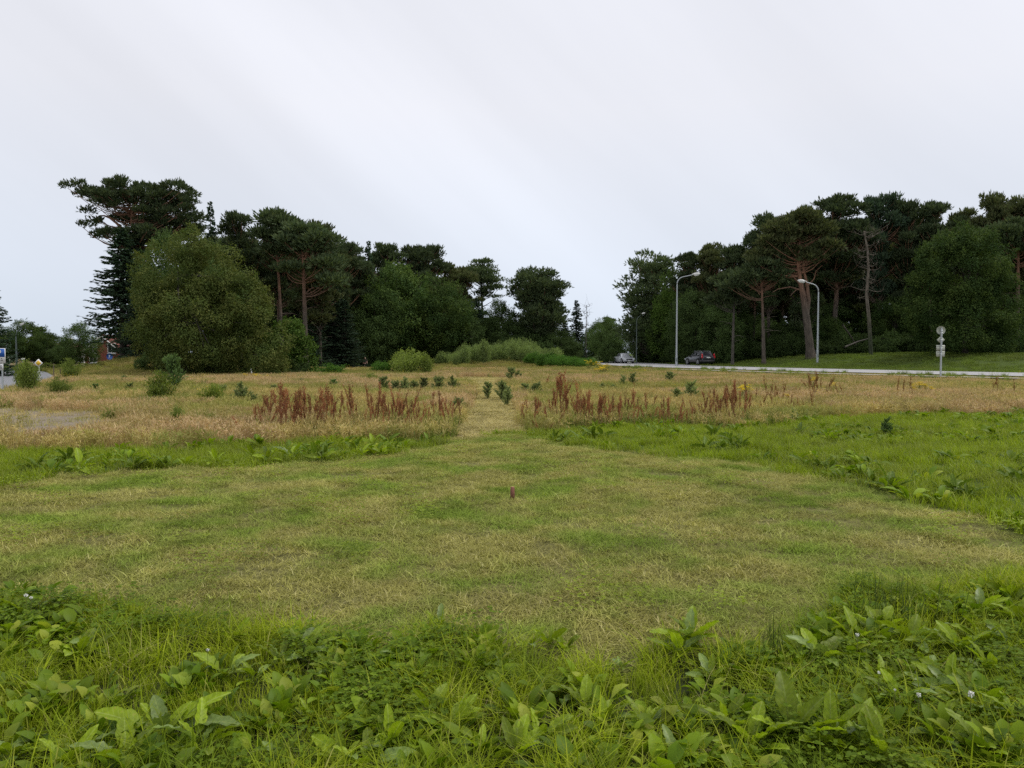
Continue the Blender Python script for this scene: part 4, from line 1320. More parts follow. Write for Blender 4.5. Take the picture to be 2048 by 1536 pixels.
for k in range(24):
    px = rng.choice([rng.uniform(525, 670), rng.uniform(690, 895)])
    dock_clump(px, rng.uniform(846, 866), rng.uniform(44, 70), int(rng.integers(2, 5)), 'shorter rust-red dock in the %s of the stand left of the path' % ('left half' if px < 680 else 'right half'), lean=rng.normal(0, .1), group='shorter red docks left of the path', spread=.3)
for k in range(32):
    px = rng.uniform(1060, 1490)
    dock_clump(px, rng.uniform(838, 856), rng.uniform(30, 56), int(rng.integers(2, 5)), 'shorter rust-red dock in the %s of the stand right of the path' % ('left half' if px < 1260 else 'right half'), lean=rng.normal(0, .1), group='shorter red docks right of the path', spread=.35)
RIGHTD = [(1063, 852, 58, 4, 0), (1088, 846, 52, 5, 0), (1100, 860, 46, 4, -.5), (1118, 838, 74, 9, 0), (1130, 838, 80, 9, 0), (1150, 840, 46, 5, 0), (1172, 850, 66, 8, 0), (1186, 852, 68, 9, 0), (1203, 850, 62, 7, 0), (1216, 848, 62, 5, 0), (1252, 850, 62, 3, 0), (1285, 845, 60, 3, -.2), (1310, 844, 36, 2, -.3),
          (1333, 850, 60, 4, 0), (1392, 838, 44, 4, 0), (1408, 838, 52, 5, 0), (1424, 840, 58, 8, 0), (1446, 832, 56, 6, 0), (1460, 836, 72, 9, 0), (1478, 838, 66, 7, 0), (1235, 850, 40, 3, 0), (1368, 842, 34, 3, 0), (1090, 772, 26, 4, 0), (1262, 782, 20, 2, 0)]
for k, (px, base, hp, n, ln) in enumerate(RIGHTD):
    dock_clump(px, base + 6, hp, n, ('tall rust-red dock near the path in the right-hand stand' if px < 1230 else 'tall rust-red dock in the far end of the right-hand stand') if k != 2 else 'rust-red dock leaning over the yellow weeds right of path', lean=ln, group=GD + ' right of the path' if k != 2 else None)
for px, base, hp, n, ln, lab in ((1625, 800, 44, 9, -.25, 'largest brown seeding dock, fanning out in the dry grass'), (1665, 802, 44, 7, .15, 'brown seeding dock right beside the largest brown one'), (1640, 800, 50, 6, 0, 'brown dock rising from the middle of the brown pair'),
                                 (1802, 806, 40, 6, .05, 'brown dock left of the yellow flower patch'), (1903, 808, 28, 2, -.25, 'small two-stalked brown dock leaning left'), (2006, 804, 42, 3, 0, 'dark brown dock stalks near the right picture edge'),
                                 (1590, 800, 36, 3, 0, 'thin brown dock stalks left of the largest brown dock'), (1520, 790, 50, 1, 0, 'single tall brown dock stalk above the dry grass'), (1700, 790, 20, 2, 0, 'short brown dock stalk in front of the road')):
    dock_clump(px, base, hp, n, lab, red=False, lean=ln, spread=.4)
sc_px = [(x_, y_) for x_, y_ in zip(rng.uniform(1490, 1640, 26), rng.uniform(800, 836, 26))]
for px, base in sc_px:
    dock_clump(px, base, rng.uniform(24, 44), 2, 'thin tan weed stalk in the dry grass right of the red docks', red=False, spread=.15, group='thin tan weed stalks', name='weed_stalk')

# ragwort --------------------------------------------------------------------------
def ragwort_meshes():
    st, fl, = [], []
    for k in range(9):
        a, q_ = rng.uniform(0, 6.28), rng.uniform(0, .16)
        top = np.array([math.cos(a) * q_ * 1.7, math.sin(a) * q_ * 1.7, rng.uniform(.72, 1)])
        st.append(tube(curve((math.cos(a) * q_ * .3, math.sin(a) * q_ * .3, 0), top, (0, 0, 0), 4), [.008, .007, .006, .004], 4))
        m_ = 46
        d_ = np.c_[rng.normal(0, .055, (m_, 2)), rng.normal(0, .014, m_)]
        nn = norm(rng.normal(0, .35, (m_, 3)) + [0, 0, 1])
        fl.append(rhombi(top + d_, norm(np.cross(nn, rand_dir(m_))), nn, np.full(m_, .034), np.full(m_, .034), 0))
    m_ = 120
    C_ = np.c_[rng.normal(0, .09, (m_, 2)), rng.uniform(.05, .7, m_)]
    lv = rhombi(C_, norm(rng.normal(0, 1, (m_, 3)) + [0, 0, .3]), rand_dir(m_), rng.uniform(.06, .12, m_), np.full(m_, .03))
    return mesh_arrays('ragwort_stems', *cat_parts(st + [lv]), M['stem_g']), mesh_arrays('ragwort_flowers', *cat_parts(fl), M['yellow'])
RAG = [ragwort_meshes() for _ in range(3)]
def ragwort(px, base, hpx, label, k=0, group=None, wide=1.0):
    x_, y_ = gp(px, base)
    h_ = hpx / FPX * y_
    t_ = thing('ragwort_plant', label, 'flowering plant', (x_, y_, gz(x_, y_) - .02), rng.uniform(0, 6.28), group, (h_ * wide, h_ * wide, h_))
    link('stems', RAG[k % 3][0], t_)
    link('flower_heads', RAG[k % 3][1], t_)
for k in range(9):
    ragwort(rng.uniform(1178, 1224), rng.uniform(742, 752), rng.uniform(14, 24), 'yellow ragwort in the bright clump left of the white car', k, 'ragwort clump near the white car', 1.3)
for k in range(14):
    ragwort(rng.uniform(482, 536), rng.uniform(757, 764), rng.uniform(9, 14), 'yellow ragwort in the row at the foot of the willow', k, 'ragwort row below the willow', 1.3)
for k, (px, base, hp) in enumerate(((1826, 796, 26), (1838, 796, 30), (1850, 798, 30), (1843, 790, 24), (1862, 802, 26), (1832, 800, 22))):
    ragwort(px, base, hp, 'yellow ragwort in the loose patch below the back-turned sign', k, 'ragwort patch below the sign', 1.1)
for k, (px, base, hp, lab) in enumerate(((1850, 818, 18, 'low ragwort in front of the loose yellow patch'), (1872, 816, 18, 'low ragwort right in front of the loose yellow patch'), (1483, 812, 42, 'tall ragwort beside the right end of the red docks'),
                                         (1495, 810, 40, 'second tall ragwort beyond the right end of the red docks'), (1628, 790, 34, 'ragwort flowering among the largest brown dock'), (1575, 812, 26, 'thin ragwort between red docks and brown docks'),
                                         (1770, 800, 20, 'short ragwort left of the brown dock by the yellow patch'), (1782, 806, 14, 'lowest ragwort left of the yellow patch'), (1923, 806, 12, 'lone low ragwort right of the small brown dock'), (1963, 808, 10, 'lone tiny ragwort near the right edge'),
                                         (1047, 830, 22, 'small ragwort at the right edge of the mown path'), (1333, 790, 16, 'ragwort in the pink grass below the left street lamp'), (1290, 748, 10, 'small ragwort near the road behind the pink grass'), (1362, 790, 14, 'ragwort close behind the red docks'),
                                         (1889, 842, 8, 'tiny ragwort in the green grass under the sign'), (1666, 790, 24, 'ragwort beside the brown dock pair'))):
    ragwort(px, base, hp, lab, k)

# ------------------------------------------------------------------ foreground docks
LEAF = []
for k in range(8):
    V, F = leaf_strip(1.0, rng.uniform(.32, .48), 11, rng.uniform(.1, .7), rng.uniform(.04, .12))
    P, Fp = tube([(0, -.35, -.02), (0, 0.02, 0), (0, .5, -.05)], [.016, .014, .006], 4)
    LEAF.append(mesh_arrays('dock_leaf', *cat_parts([(V, F), (P, Fp)]), M['dock'] if k < 7 else M['dock_pale'], smooth=True))
def rosette(x_, y_, size, n, label, group, name='dock_rosette', leaf=None):
    t_ = thing(name, label, 'leafy weed', (x_, y_, gz(x_, y_)), rng.uniform(0, 6.28), group)
    for k in range(n):
        a = 2.4 * k + rng.normal(0, .4)
        up = rng.uniform(.6, 1.3) if k > n // 4 else rng.uniform(.25, .7)
        s = size * rng.uniform(.4, 1.2)
        pet = .5 * s
        dirv = Vector((math.cos(a + R(90)) * math.cos(up), math.sin(a + R(90)) * math.cos(up), math.sin(up)))
        lf_ = link('leaf', LEAF[rng.integers(0, 8) if not leaf else rng.integers(0, 7)], t_, dirv * pet + Vector((0, 0, .02)), Euler((up, rng.normal(0, .35), a), 'XYZ'), s)
        if leaf:
            lf_.material_slots[0].link = 'OBJECT'
            lf_.material_slots[0].material = M[leaf]
    return t_
FD = [(330, 1480, .27, 12), (400, 1500, .2, 8), (250, 1530, .2, 8), (160, 1310, .2, 9), (60, 1235, .19, 9), (20, 1225, .17, 7), (180, 1300, .16, 6), (560, 1320, .16, 7), (610, 1320, .2, 8), (470, 1275, .15, 6), (450, 1350, .18, 9), (510, 1355, .15, 7),
      (860, 1440, .17, 10), (900, 1470, .16, 8), (780, 1500, .17, 8), (690, 1530, .16, 9), (740, 1540, .16, 8), (880, 1255, .12, 5), (1380, 1290, .2, 12), (1360, 1310, .18, 9), (1100, 1285, .14, 6), (1060, 1290, .12, 5), (1130, 1295, .12, 5),
      (1290, 1455, .13, 9), (1210, 1460, .13, 7), (1170, 1430, .13, 7), (1150, 1400, .11, 6), (1080, 1500, .16, 9), (1030, 1530, .15, 8), (1500, 1500, .2, 11), (1580, 1480, .22, 11), (1660, 1500, .2, 11), (1720, 1500, .2, 12), (1760, 1530, .18, 9), (1450, 1450, .16, 8), (1800, 1420, .17, 9),
      (1900, 1390, .17, 8), (1950, 1440, .16, 8), (1640, 1320, .17, 10), (1600, 1310, .15, 8), (1720, 1290, .19, 12), (1760, 1270, .18, 10), (1690, 1300, .17, 9), (1820, 1290, .18, 11), (1870, 1300, .17, 10), (1920, 1310, .18, 11), (1970, 1290, .17, 10), (2020, 1300, .17, 9),
      (1900, 1240, .16, 8), (1960, 1230, .17, 9), (2020, 1210, .18, 9), (2040, 1250, .17, 9), (1850, 1350, .15, 8), (1760, 1370, .15, 8), (1800, 1370, .15, 8), (1860, 1390, .15, 8), (1980, 1350, .15, 8), (560, 1530, .14, 7), (20, 1530, .2, 9), (140, 1540, .15, 7), (660, 1340, .12, 5),
      (960, 1520, .13, 6), (1350, 1530, .15, 7), (1420, 1360, .12, 6), (800, 1330, .11, 5), (1000, 1340, .10, 5), (1240, 1330, .10, 5), (620, 1440, .13, 6), (1960, 1520, .15, 8), (2040, 1470, .15, 8), (1880, 1480, .14, 6), (100, 1400, .12, 5), (1520, 1420, .13, 6)]
for px, py, s_, n in FD:
    x_, y_ = gp(px, py + 12)
    side = 'left' if px < 700 else ('middle' if px < 1400 else 'right')
    spot = [('in the bottom left corner', px < 260 and py > 1380), ('at the left edge near the mown turf', px < 260), ('low on the left below the big dock leaves', px < 700 and py > 1420), ('on the left where tall grass meets mown turf', px < 700),
            ('at the very bottom left of the middle', px < 1000 and py > 1400), ('along the front edge of mown turf near the middle', px < 1150 and py < 1350), ('in dark clover at the bottom middle', px < 1340 and py > 1380), ('in the tall dock cluster right of the middle', px < 1430 and py < 1350),
            ('among grass right of the middle', px < 1480), ('in the bottom right crowd of large leaves', px < 1800 and py > 1440), ('directly below the thin rushes', px < 1800 and py < 1340), ('at the right edge below the uncut corner grass', py < 1260),
            ('in the row right of the rushes', py < 1320), ('between the rushes and the white clover flower', px < 1900 and py < 1400), ('around the white clover flower', px < 1990), ('in the bottom right corner', True)]
    spot = next(a_ for a_, ok_ in spot if ok_)
    big = s_ > .185
    lab = {'left': 'broad-leaved dock among the tall front grass on the left side', 'middle': 'broad-leaved dock among clover and front grass near the middle', 'right': 'broad-leaved dock in the crowded weeds at front right'}[side]
    if (px, py) == (330, 1480): lab = 'largest dock with huge upright leaves at the bottom left'
    rosette(x_, y_, s_ * (.66 if px < 700 else .72), n + 9, lab if (px, py) == (330, 1480) else 'broad-leaved dock ' + spot, None if (px, py) == (330, 1480) else 'docks ' + spot)
# docks in the green band beyond the mown turf
for k in range(46):
    if k < 24: px = rng.uniform(0, 860); py = ip(px, BAND0) - rng.uniform(0, 22)
    else:
        px, py = [(1110, 886), (1130, 888), (1160, 888), (1185, 884), (1205, 884), (1410, 905), (1440, 905), (1465, 900), (1430, 880), (1460, 886), (1480, 900), (1610, 940), (1640, 942), (1660, 945), (1890, 990), (1910, 996), (1935, 1000), (2040, 975), (2020, 968), (1600, 872), (1745, 975), (1780, 985)][k - 24]
    x_, y_ = gp(px, py)
    rosette(x_, y_, rng.uniform(.15, .21), 11, (sl := ('dock in the green strip in front of the bare patch' if px < 290 else 'dock in the green strip left of the red dock stand' if px < 580 else 'dock in the green strip below the left red dock stand') if k < 24 else ('shade-dark dock at the mown path corner of the right green strip' if px < 1300 else 'shade-dark dock below the far end of the right red stand' if px < 1500 else 'shade-dark dock on the turf edge right of the stake' if px < 1700 else 'shade-dark dock at the right edge of the bright green strip')), 'green strip: ' + sl, leaf='dock_shade' if (k >= 24 or k % 2) else None)

# rushes -----------------------------------------------------------------------------
for k in range(30):
    px, py = rng.uniform(1690, 1905), rng.uniform(1215, 1262)
    if k > 24: px, py = rng.uniform(1510, 1580), rng.uniform(1300, 1330)
    x_, y_ = gp(px, py + 10)
    parts = []
    for j in range(4):
        a, q_ = rng.uniform(0, 6.28), rng.uniform(0, .07)
        hh = rng.uniform(.14, .30)
        A = np.array([math.cos(a) * q_, math.sin(a) * q_, 0])
        parts.append(tube(curve(A, A + [rng.normal(0, .035), rng.normal(0, .035), hh], (0, 0, 0), 4), [.0021, .0019, .0016, .0008], 4))
    o = link('rush_clump', mesh_arrays('rush_clump', *cat_parts(parts), M['rush']), None, (x_, y_, gz(x_, y_)))
    tag(o, 'thin dark rushes standing above the docks at front right' if k <= 24 else 'small clump of thin rushes left of the docks', 'rush', 'rushes at front right' if k <= 24 else 'small rush clumps')

# clover flowers, yellow leaves
for k, (px, py, sz) in enumerate(((1942, 1392, .013), (1838, 1392, .010), (1758, 1343, .007), (1790, 1380, .005), (52, 1192, .012), (62, 1196, .010), (415, 1290, .008), (1715, 1262, .010))):
    x_, y_ = gp(px, py, .2)
    st = tube([(0, 0, 0), (0, 0, .19)], [.0015, .0012], 4)
    hd = rhombi(np.tile([0, 0, .195], (70, 1)) + rand_dir(70) * sz * .45, rand_dir(70) + [0, 0, .4], rand_dir(70), np.full(70, sz * .8), np.full(70, sz * .5))
    t_ = thing('clover_flower', ['white clover flower head largest at front right', 'pinkish clover flower head left of the largest one', 'small white flower above the front right grass', 'tiny white flower beside the small white one', 'white clover head at the left edge of turf', 'second white clover head at the left edge of turf', 'pale flower head among the left grass', 'white flower head among the dock leaves under the rushes'][k], 'flower', (x_, y_, gz(x_, y_)))
    link('stem', mesh_arrays('flower_stem', *st, M['stem_g']), t_)
    link('flower_head', mesh_arrays('flower_head', *hd, M['white_fl']), t_)

# ------------------------------------------------------------------ scattered grass
def blades(n, rad, h, wid, bend, seg=3, lean=.25, flat=0.0):
    a = rng.uniform(0, 6.28, n)
    q_ = rad * np.sqrt(rng.random(n))
    B = np.c_[np.cos(a) * q_, np.sin(a) * q_, np.zeros(n)]
    az = rng.uniform(0, 6.28, n)
    dv = np.c_[np.cos(az), np.sin(az), np.zeros(n)]
    side = np.c_[-np.sin(az + rng.normal(0, .6, n)), np.cos(az), np.zeros(n)]
    hh = rng.uniform(h[0], h[1], n)[:, None]
    ww = rng.uniform(wid[0], wid[1], n)[:, None]
    bd = rng.uniform(bend[0], bend[1], n)[:, None]
    ln = rng.uniform(0, lean, n)[:, None]
    fl = 1 - flat * rng.random(n)[:, None]
    rows = []
    for k in range(seg + 1):
        t_ = k / seg
        c_ = B + dv * hh * (ln * t_ + bd * t_ * t_) + np.array([0, 0, 1]) * hh * fl * (t_ - .45 * bd * t_ * t_)
        w_ = ww * (1 - t_ ** 1.6 * .92)
        rows.append((c_ - side * w_ * .5, c_ + side * w_ * .5))
    V = np.concatenate([np.stack(r_, 1) for r_ in rows], 1).reshape(-1, 3)
    m_ = 2 * (seg + 1)
    base = np.arange(n)[:, None] * m_
    F = np.concatenate([base + np.array([2 * k, 2 * k + 1, 2 * k + 3, 2 * k + 2]) for k in range(seg)], 0)
    V[:, 2] = np.maximum(V[:, 2], -.01)
    return V, F
def seeded(n, rad, h, w=.0035):
    """thin stalks with feathery seed heads"""
    a = rng.uniform(0, 6.28, n)
    q_ = rad * np.sqrt(rng.random(n))
    B = np.c_[np.cos(a) * q_, np.sin(a) * q_, np.zeros(n)]
    T = np.c_[rng.normal(0, .12, (n, 2)), np.ones(n)] * rng.uniform(h[0], h[1], n)[:, None]
    st = rhombi(B, T, rand_dir(n), np.linalg.norm(T, axis=1) * 1.05, np.full(n, w * 2.2), 0)
    hd = []
    for k in range(3):
        f = rng.uniform(.72, .98, n)[:, None]
        hd.append(rhombi(B + T * f, norm(T + rng.normal(0, .25, (n, 3))), rand_dir(n), rng.uniform(.05, .11, n), np.full(n, .014), 0))
    return cat_parts([st] + hd)
def clover(n, rad):
    a = rng.uniform(0, 6.28, n)
    q_ = rad * np.sqrt(rng.random(n))
    C_ = np.c_[np.cos(a) * q_, np.sin(a) * q_, rng.uniform(.03, .12, n)]
    out = []
    az = rng.uniform(0, 6.28, n)
    for k in range(3):
        d_ = np.c_[np.cos(az + k * 2.09), np.sin(az + k * 2.09), rng.normal(.1, .2, n)]
        nn = norm(rng.normal(0, .25, (n, 3)) + [0, 0, 1])
        out.append(rhombi(C_, d_, nn, np.full(n, .016), np.full(n, .015), .1))
    return cat_parts(out)

def scatter(name, P, protos, mat, label, cat, scl=(.8, 1.25), kind='stuff', tilt=.0):
    """plants one of the tufts at every point"""
    cl = bpy.data.collections.new(name + '_tufts')
    for i, (V, F) in enumerate(protos):
        o = bpy.data.objects.new(name + '_tuft.%03d' % i, mesh_arrays(name + '_tuft', V, F, mat))
        cl.objects.link(o)
    n = len(P)
    me = bpy.data.meshes.new(name)
    me.vertices.add(n)
    P3 = np.c_[P, H(P[:, 0], P[:, 1])]
    me.vertices.foreach_set('co', P3.astype(np.float32).ravel())
    for an, ty, dat in (('rot', 'FLOAT_VECTOR', np.c_[rng.normal(0, tilt + 1e-4, (n, 2)), rng.uniform(0, 6.28, n)]),):
        at2 = me.attributes.new(an, ty, 'POINT')
        at2.data.foreach_set('vector', dat.astype(np.float32).ravel())
    at2 = me.attributes.new('scl', 'FLOAT', 'POINT')
    at2.data.foreach_set('value', rng.uniform(scl[0], scl[1], n).astype(np.float32))
    at2 = me.attributes.new('idx', 'INT', 'POINT')
    at2.data.foreach_set('value', rng.integers(0, len(protos), n).astype(np.int32))
    o = link(name, me)
    ng = bpy.data.node_groups.new(name + '_planting', 'GeometryNodeTree')
    ng.interface.new_socket('Geometry', in_out='INPUT', socket_type='NodeSocketGeometry')
    ng.interface.new_socket('Geometry', in_out='OUTPUT', socket_type='NodeSocketGeometry')
    gi, go = N(ng, 'NodeGroupInput'), N(ng, 'NodeGroupOutput')
    ci = N(ng, 'GeometryNodeCollectionInfo')
    ci.inputs['Collection'].default_value = cl
    ci.inputs['Separate Children'].default_value = True
    ci.inputs['Reset Children'].default_value = True
    io = N(ng, 'GeometryNodeInstanceOnPoints')
    io.inputs['Pick Instance'].default_value = True
    def na(nm, dt):
        q_ = N(ng, 'GeometryNodeInputNamedAttribute', data_type=dt)
        q_.inputs[0].default_value = nm
        return next(s for s in q_.outputs if s.enabled and s.name == 'Attribute')
    ng.links.new(gi.outputs[0], io.inputs['Points'])
    ng.links.new(ci.outputs[0], io.inputs['Instance'])
    ng.links.new(na('idx', 'INT'), io.inputs['Instance Index'])
    ng.links.new(na('rot', 'FLOAT_VECTOR'), io.inputs['Rotation'])
    ng.links.new(na('scl', 'FLOAT'), io.inputs['Scale'])
    ng.links.new(io.outputs[0], go.inputs[0])
    md = o.modifiers.new('planting', 'NODES')
    md.node_group = ng
    tag(o, label, cat, kind=kind)
    return o
def pts(x0, x1, y0, y1, dens, mask, wedge=None):
    n = int((x1 - x0) * (y1 - y0) * dens)
    P = np.c_[rng.uniform(x0, x1, n), rng.uniform(y0, y1, n)]
    if wedge is not None:
        P = P[np.abs(P[:, 0]) < P[:, 1] * wedge + 3.0]
    return P[mask(P)]
zz = lambda key: (lambda P: zones(P[:, 0], P[:, 1])[key])

# lush front grass
P = pts(-7, 7, 1.2, 7.0, 120, zz('front'))
far = np.hypot(P[:, 0], P[:, 1] - 0) > 1.4
P = P[far]
nf = fbm(P[:, 0], P[:, 1], .7, 3)
P = P[rng.random(len(P)) < .9]
dk = np.array([gp(a_[0], a_[1] + 12) for a_ in FD])
P = P[np.min(np.hypot(P[:, None, 0] - dk[None, :, 0], P[:, None, 1] - dk[None, :, 1]), 1) > .085]
nf = fbm(P[:, 0], P[:, 1], .7, 3)
tall, low = P[nf > .44], P[nf <= .44]
scatter('grass', tall, [blades(34, .10, (.08, .24), (.0035, .0080), (.1, 1.3), 4, .5) for _ in range(6)], M['grass'], 'tall lush green grass along the front of the meadow', 'grass', (.7, 1.15))
scatter('short_grass', np.concatenate([low, P[rng.random(len(P)) < .35]]), [blades(40, .10, (.05, .13), (.003, .006), (.1, .7)) for _ in range(3)], M['grass'], 'shorter green grass between the tall front tufts', 'grass', (.7, 1.2))
P = pts(-7, 7, 1.2, 6.2, 60, lambda P: zones(P[:, 0], P[:, 1])['front'] & (fbm(P[:, 0], P[:, 1], .9, 12) > .55))
scatter('clover', P, [clover(44, .12) for _ in range(3)], M['clover'], 'low dark clover carpet between the front grass', 'clover', (.8, 1.4))
def weed_tuft(n, L0, L1, wr_=.45):
    a = rng.uniform(0, 6.28, n)
    q_ = .07 * np.sqrt(rng.random(n))
    up_ = rng.uniform(.2, 1.25, n)
    d_ = np.c_[np.cos(a) * np.cos(up_), np.sin(a) * np.cos(up_), np.sin(up_)]
    nn = norm(np.c_[-np.cos(a) * np.sin(up_), -np.sin(a) * np.sin(up_), np.cos(up_)] + rng.normal(0, .2, (n, 3)))
    C_ = np.c_[np.cos(a) * q_, np.sin(a) * q_, rng.uniform(.01, .06, n)]
    Ln = rng.uniform(L0, L1, n)
    S_ = norm(np.cross(d_, nn))
    U_ = np.cross(S_, d_)
    rows = []
    for t_, w_, dz in ((0, .08, 0), (.22, .62, .02), (.5, 1, .02), (.8, .72, -.06), (1, .14, -.16)):
        c_ = C_ + d_ * (Ln * t_)[:, None] + U_ * (Ln * dz)[:, None]
        wv = (Ln * w_ * wr_ * .5)[:, None]
        rows.append((c_ - S_ * wv + U_ * wv * .35, c_, c_ + S_ * wv + U_ * wv * .35))
    V = np.concatenate([np.stack(r_, 1) for r_ in rows], 1).reshape(-1, 3)
    b_ = np.arange(n)[:, None] * 15
    F = np.concatenate([b_ + np.array([3 * i + j, 3 * i + j + 1, 3 * i + j + 4, 3 * i + j + 3]) for i in range(4) for j in (0, 1)], 0)
    V[:, 2] = np.maximum(V[:, 2], .005)
    return V, F
P = pts(-7, 7, 1.2, 6.5, 58, lambda P: zones(P[:, 0], P[:, 1])['front'] & (np.hypot(P[:, 0], P[:, 1]) > 1.3) & (fbm(P[:, 0], P[:, 1], 1.1, 52) > .50 - .07 * sstep(-1, 2, P[:, 0])))
scatter('leafy_weeds', P, [weed_tuft(12, .03, .095, rng.uniform(.4, .75)) for _ in range(8)], M['weed'], 'low carpet of broad-leaved weeds through the front grass', 'weeds', (.7, 1.35))
P = pts(-26, 26, 6, 24, 7, lambda P: zones(P[:, 0], P[:, 1])['band'] & (fbm(P[:, 0], P[:, 1], 1.5, 57) > .5), .85)
scatter('strip_weeds', P, [weed_tuft(10, .08, .18) for _ in range(4)], M['weed'], 'broad-leaved weeds through the bright green strip', 'weeds', (.7, 1.35))
P = pts(-7, 7, 1.2, 6.5, 5, lambda P: zones(P[:, 0], P[:, 1])['front'] & (np.hypot(P[:, 0], P[:, 1]) > 1.3))
scatter('dead_stems', P, [blades(7, .10, (.10, .24), (.0018, .003), (.2, 1.6), 3, 1.0) for _ in range(5)], M['straw'], 'thin dead straw stems bent among the front grass', 'stems', (.7, 1.2))
# mown turf
P = pts(-14, 14, 3.2, 17.5, 44, lambda P: zones(P[:, 0], P[:, 1])['mown'], .85)
scatter('mown_grass', P, [blades(260, .20, (.02, .06), (.0025, .0055), (.3, 1.3), 2, .8, .6) for _ in range(6)], M['mown'], 'mown turf strewn with dry clippings', 'mown grass', (.8, 1.4), tilt=.08)
P = pts(-14, 14, 3.2, 17.5, 3.0, lambda P: zones(P[:, 0], P[:, 1])['mown'] & (fbm(P[:, 0], P[:, 1], 1.2, 61) > .5), .85)
scatter('turf_weeds', P, [clover(50, .18) for _ in range(3)], M['grass_band'], 'flat green weeds in the mown turf', 'weeds', (.8, 1.4))
P = pts(-9, 9, 3.2, 17, 4, lambda P: zones(P[:, 0], P[:, 1])['mown'] & (fbm(P[:, 0], P[:, 1], 2.2, 71) > .5), .85)
scatter('cut_straw', P, [blades(40, .25, (.03, .09), (.002, .0045), (.8, 2.0), 2, 1.5, .9) for _ in range(3)], M['straw'], 'pale cut straw lying on the mown turf', 'straw', (.8, 1.3))
# green band
P = pts(-26, 26, 6, 24, 26, lambda P: zones(P[:, 0], P[:, 1])['band'] & (P[:, 1] > 5), .85)
scatter('band_grass', P, [blades(70, .17, (.07, .19), (.006, .011), (.1, .8)) for _ in range(4)], M['grass_band'], 'bright green uncut grass strip behind the mown turf', 'grass', (.7, 1.15))
# mown path
P = pts(-4, 4, 13, 52, 26, zz('path'))
scatter('path_straw', P, [blades(120, .2, (.04, .10), (.006, .011), (.5, 1.6), 2, .9, .6) for _ in range(3)], M['straw'], 'straw coloured clippings covering the mown path', 'straw', (.8, 1.3))
# weeds yellowing at the feet of the red docks
def foot(P):
    z_ = zones(P[:, 0], P[:, 1])
    return z_['meadow'] & (z_['py'] > ip(z_['px'], [(500, 852), (880, 838), (1050, 828), (1500, 826), (1600, 838)])) & (z_['px'] > 560) & (z_['px'] < 1620)
P = pts(-10, 12, 14, 24, 14, foot)
scatter('yellow_weeds', P, [cat_parts([blades(26, .15, (.12, .3), (.012, .02), (.2, .8)), clover(50, .16)]) for _ in range(3)], M['shrub_y'], 'yellow-green weeds at the feet of the red docks', 'weeds', (.8, 1.4))
# meadow
def mead(f):
    return lambda P: (lambda z_: z_['meadow'] & ~z_['right'] & f(P))(zones(P[:, 0], P[:, 1]))
A1 = [cat_parts([blades(44, .20, (.07, .17), (.004, .007), (.1, .6)), seeded(24, .2, (.13, .27))]) for _ in range(4)]
P = pts(-22, 22, 12, 28, 17, mead(lambda P: P[:, 1] < 28), .76)
sel = fbm(P[:, 0], P[:, 1], 5, 81) > .5
scatter('dry_grass', P[sel], A1, M['meadow'], 'dry tan meadow grass in front of the saplings', 'grass')
scatter('pink_grass', P[~sel], A1, M['meadow_pink'], 'pinkish seeding grass in front of the saplings', 'grass')
A2 = [cat_parts([blades(44, .32, (.08, .18), (.010, .016), (.1, .6), 2), seeded(34, .32, (.13, .27), .006)]) for _ in range(4)]
P = pts(-45, 42, 28, 96, 5.5, mead(lambda P: (P[:, 1] >= 28) & (line_dist(P[:, 0], P[:, 1], ROADC) < -ROAD_HW - 7.5)), .76)
P = P[rng.random(len(P)) < np.clip(55 / P[:, 1], .4, 1)]
pink = fbm(P[:, 0], P[:, 1], 9, 85) > .46
grn = (fbm(P[:, 0], P[:, 1], 7, 88) > .56) | ((P[:, 0] < -22) & (P[:, 1] > 48)) | ((P[:, 1] > 70) & (np.abs(P[:, 0]) < 9))
scatter('far_pink_grass', P[pink & ~grn], A2, M['meadow_pink'], 'pinkish dry grass over the far meadow', 'grass')
scatter('far_dry_grass', P[~pink & ~grn], A2, M['meadow'], 'tan dry grass over the far meadow', 'grass')
scatter('far_green_grass', P[grn], A2, M['olive'], 'olive green rough grass on the far rises', 'grass')
P = pts(-45, 40, 15, 80, .9, mead(lambda P: fbm(P[:, 0], P[:, 1], 6, 91) > .42), .76)
scatter('meadow_herbs', P, [cat_parts([weed_tuft(16, .06, .14), blades(50, .16, (.15, .38), (.008, .014), (.1, .8), 3)]) for _ in range(5)], M['shrub_g'], 'green herbs and coarse tufts dotted through the dry meadow', 'weeds', (.6, 1.5))
fl = [rhombi(np.c_[rng.normal(0, .12, (26, 2)), rng.uniform(.22, .42, 26)], rand_dir(26) * [1, 1, .2], np.tile([0, 0, 1.0], (26, 1)), np.full(26, .035), np.full(26, .035), 0) for _ in range(4)]
P = pts(-45, 40, 24, 76, .22, mead(lambda P: fbm(P[:, 0], P[:, 1], 7, 95) > .52), .76)
scatter('yellow_flowers', P, fl, M['yellow'], 'scattered small yellow flowers across the far meadow', 'flowers', (.6, 1.4))
P = pts(-24, 24, 15, 40, .35, mead(lambda P: P[:, 1] > 0), .76)
scatter('white_flowers', P, [(a_[0] * [.6, .6, .8], a_[1]) for a_ in fl], M['white_fl'], 'tiny white flowers dotted through the dry grass', 'flowers', (.4, .8))
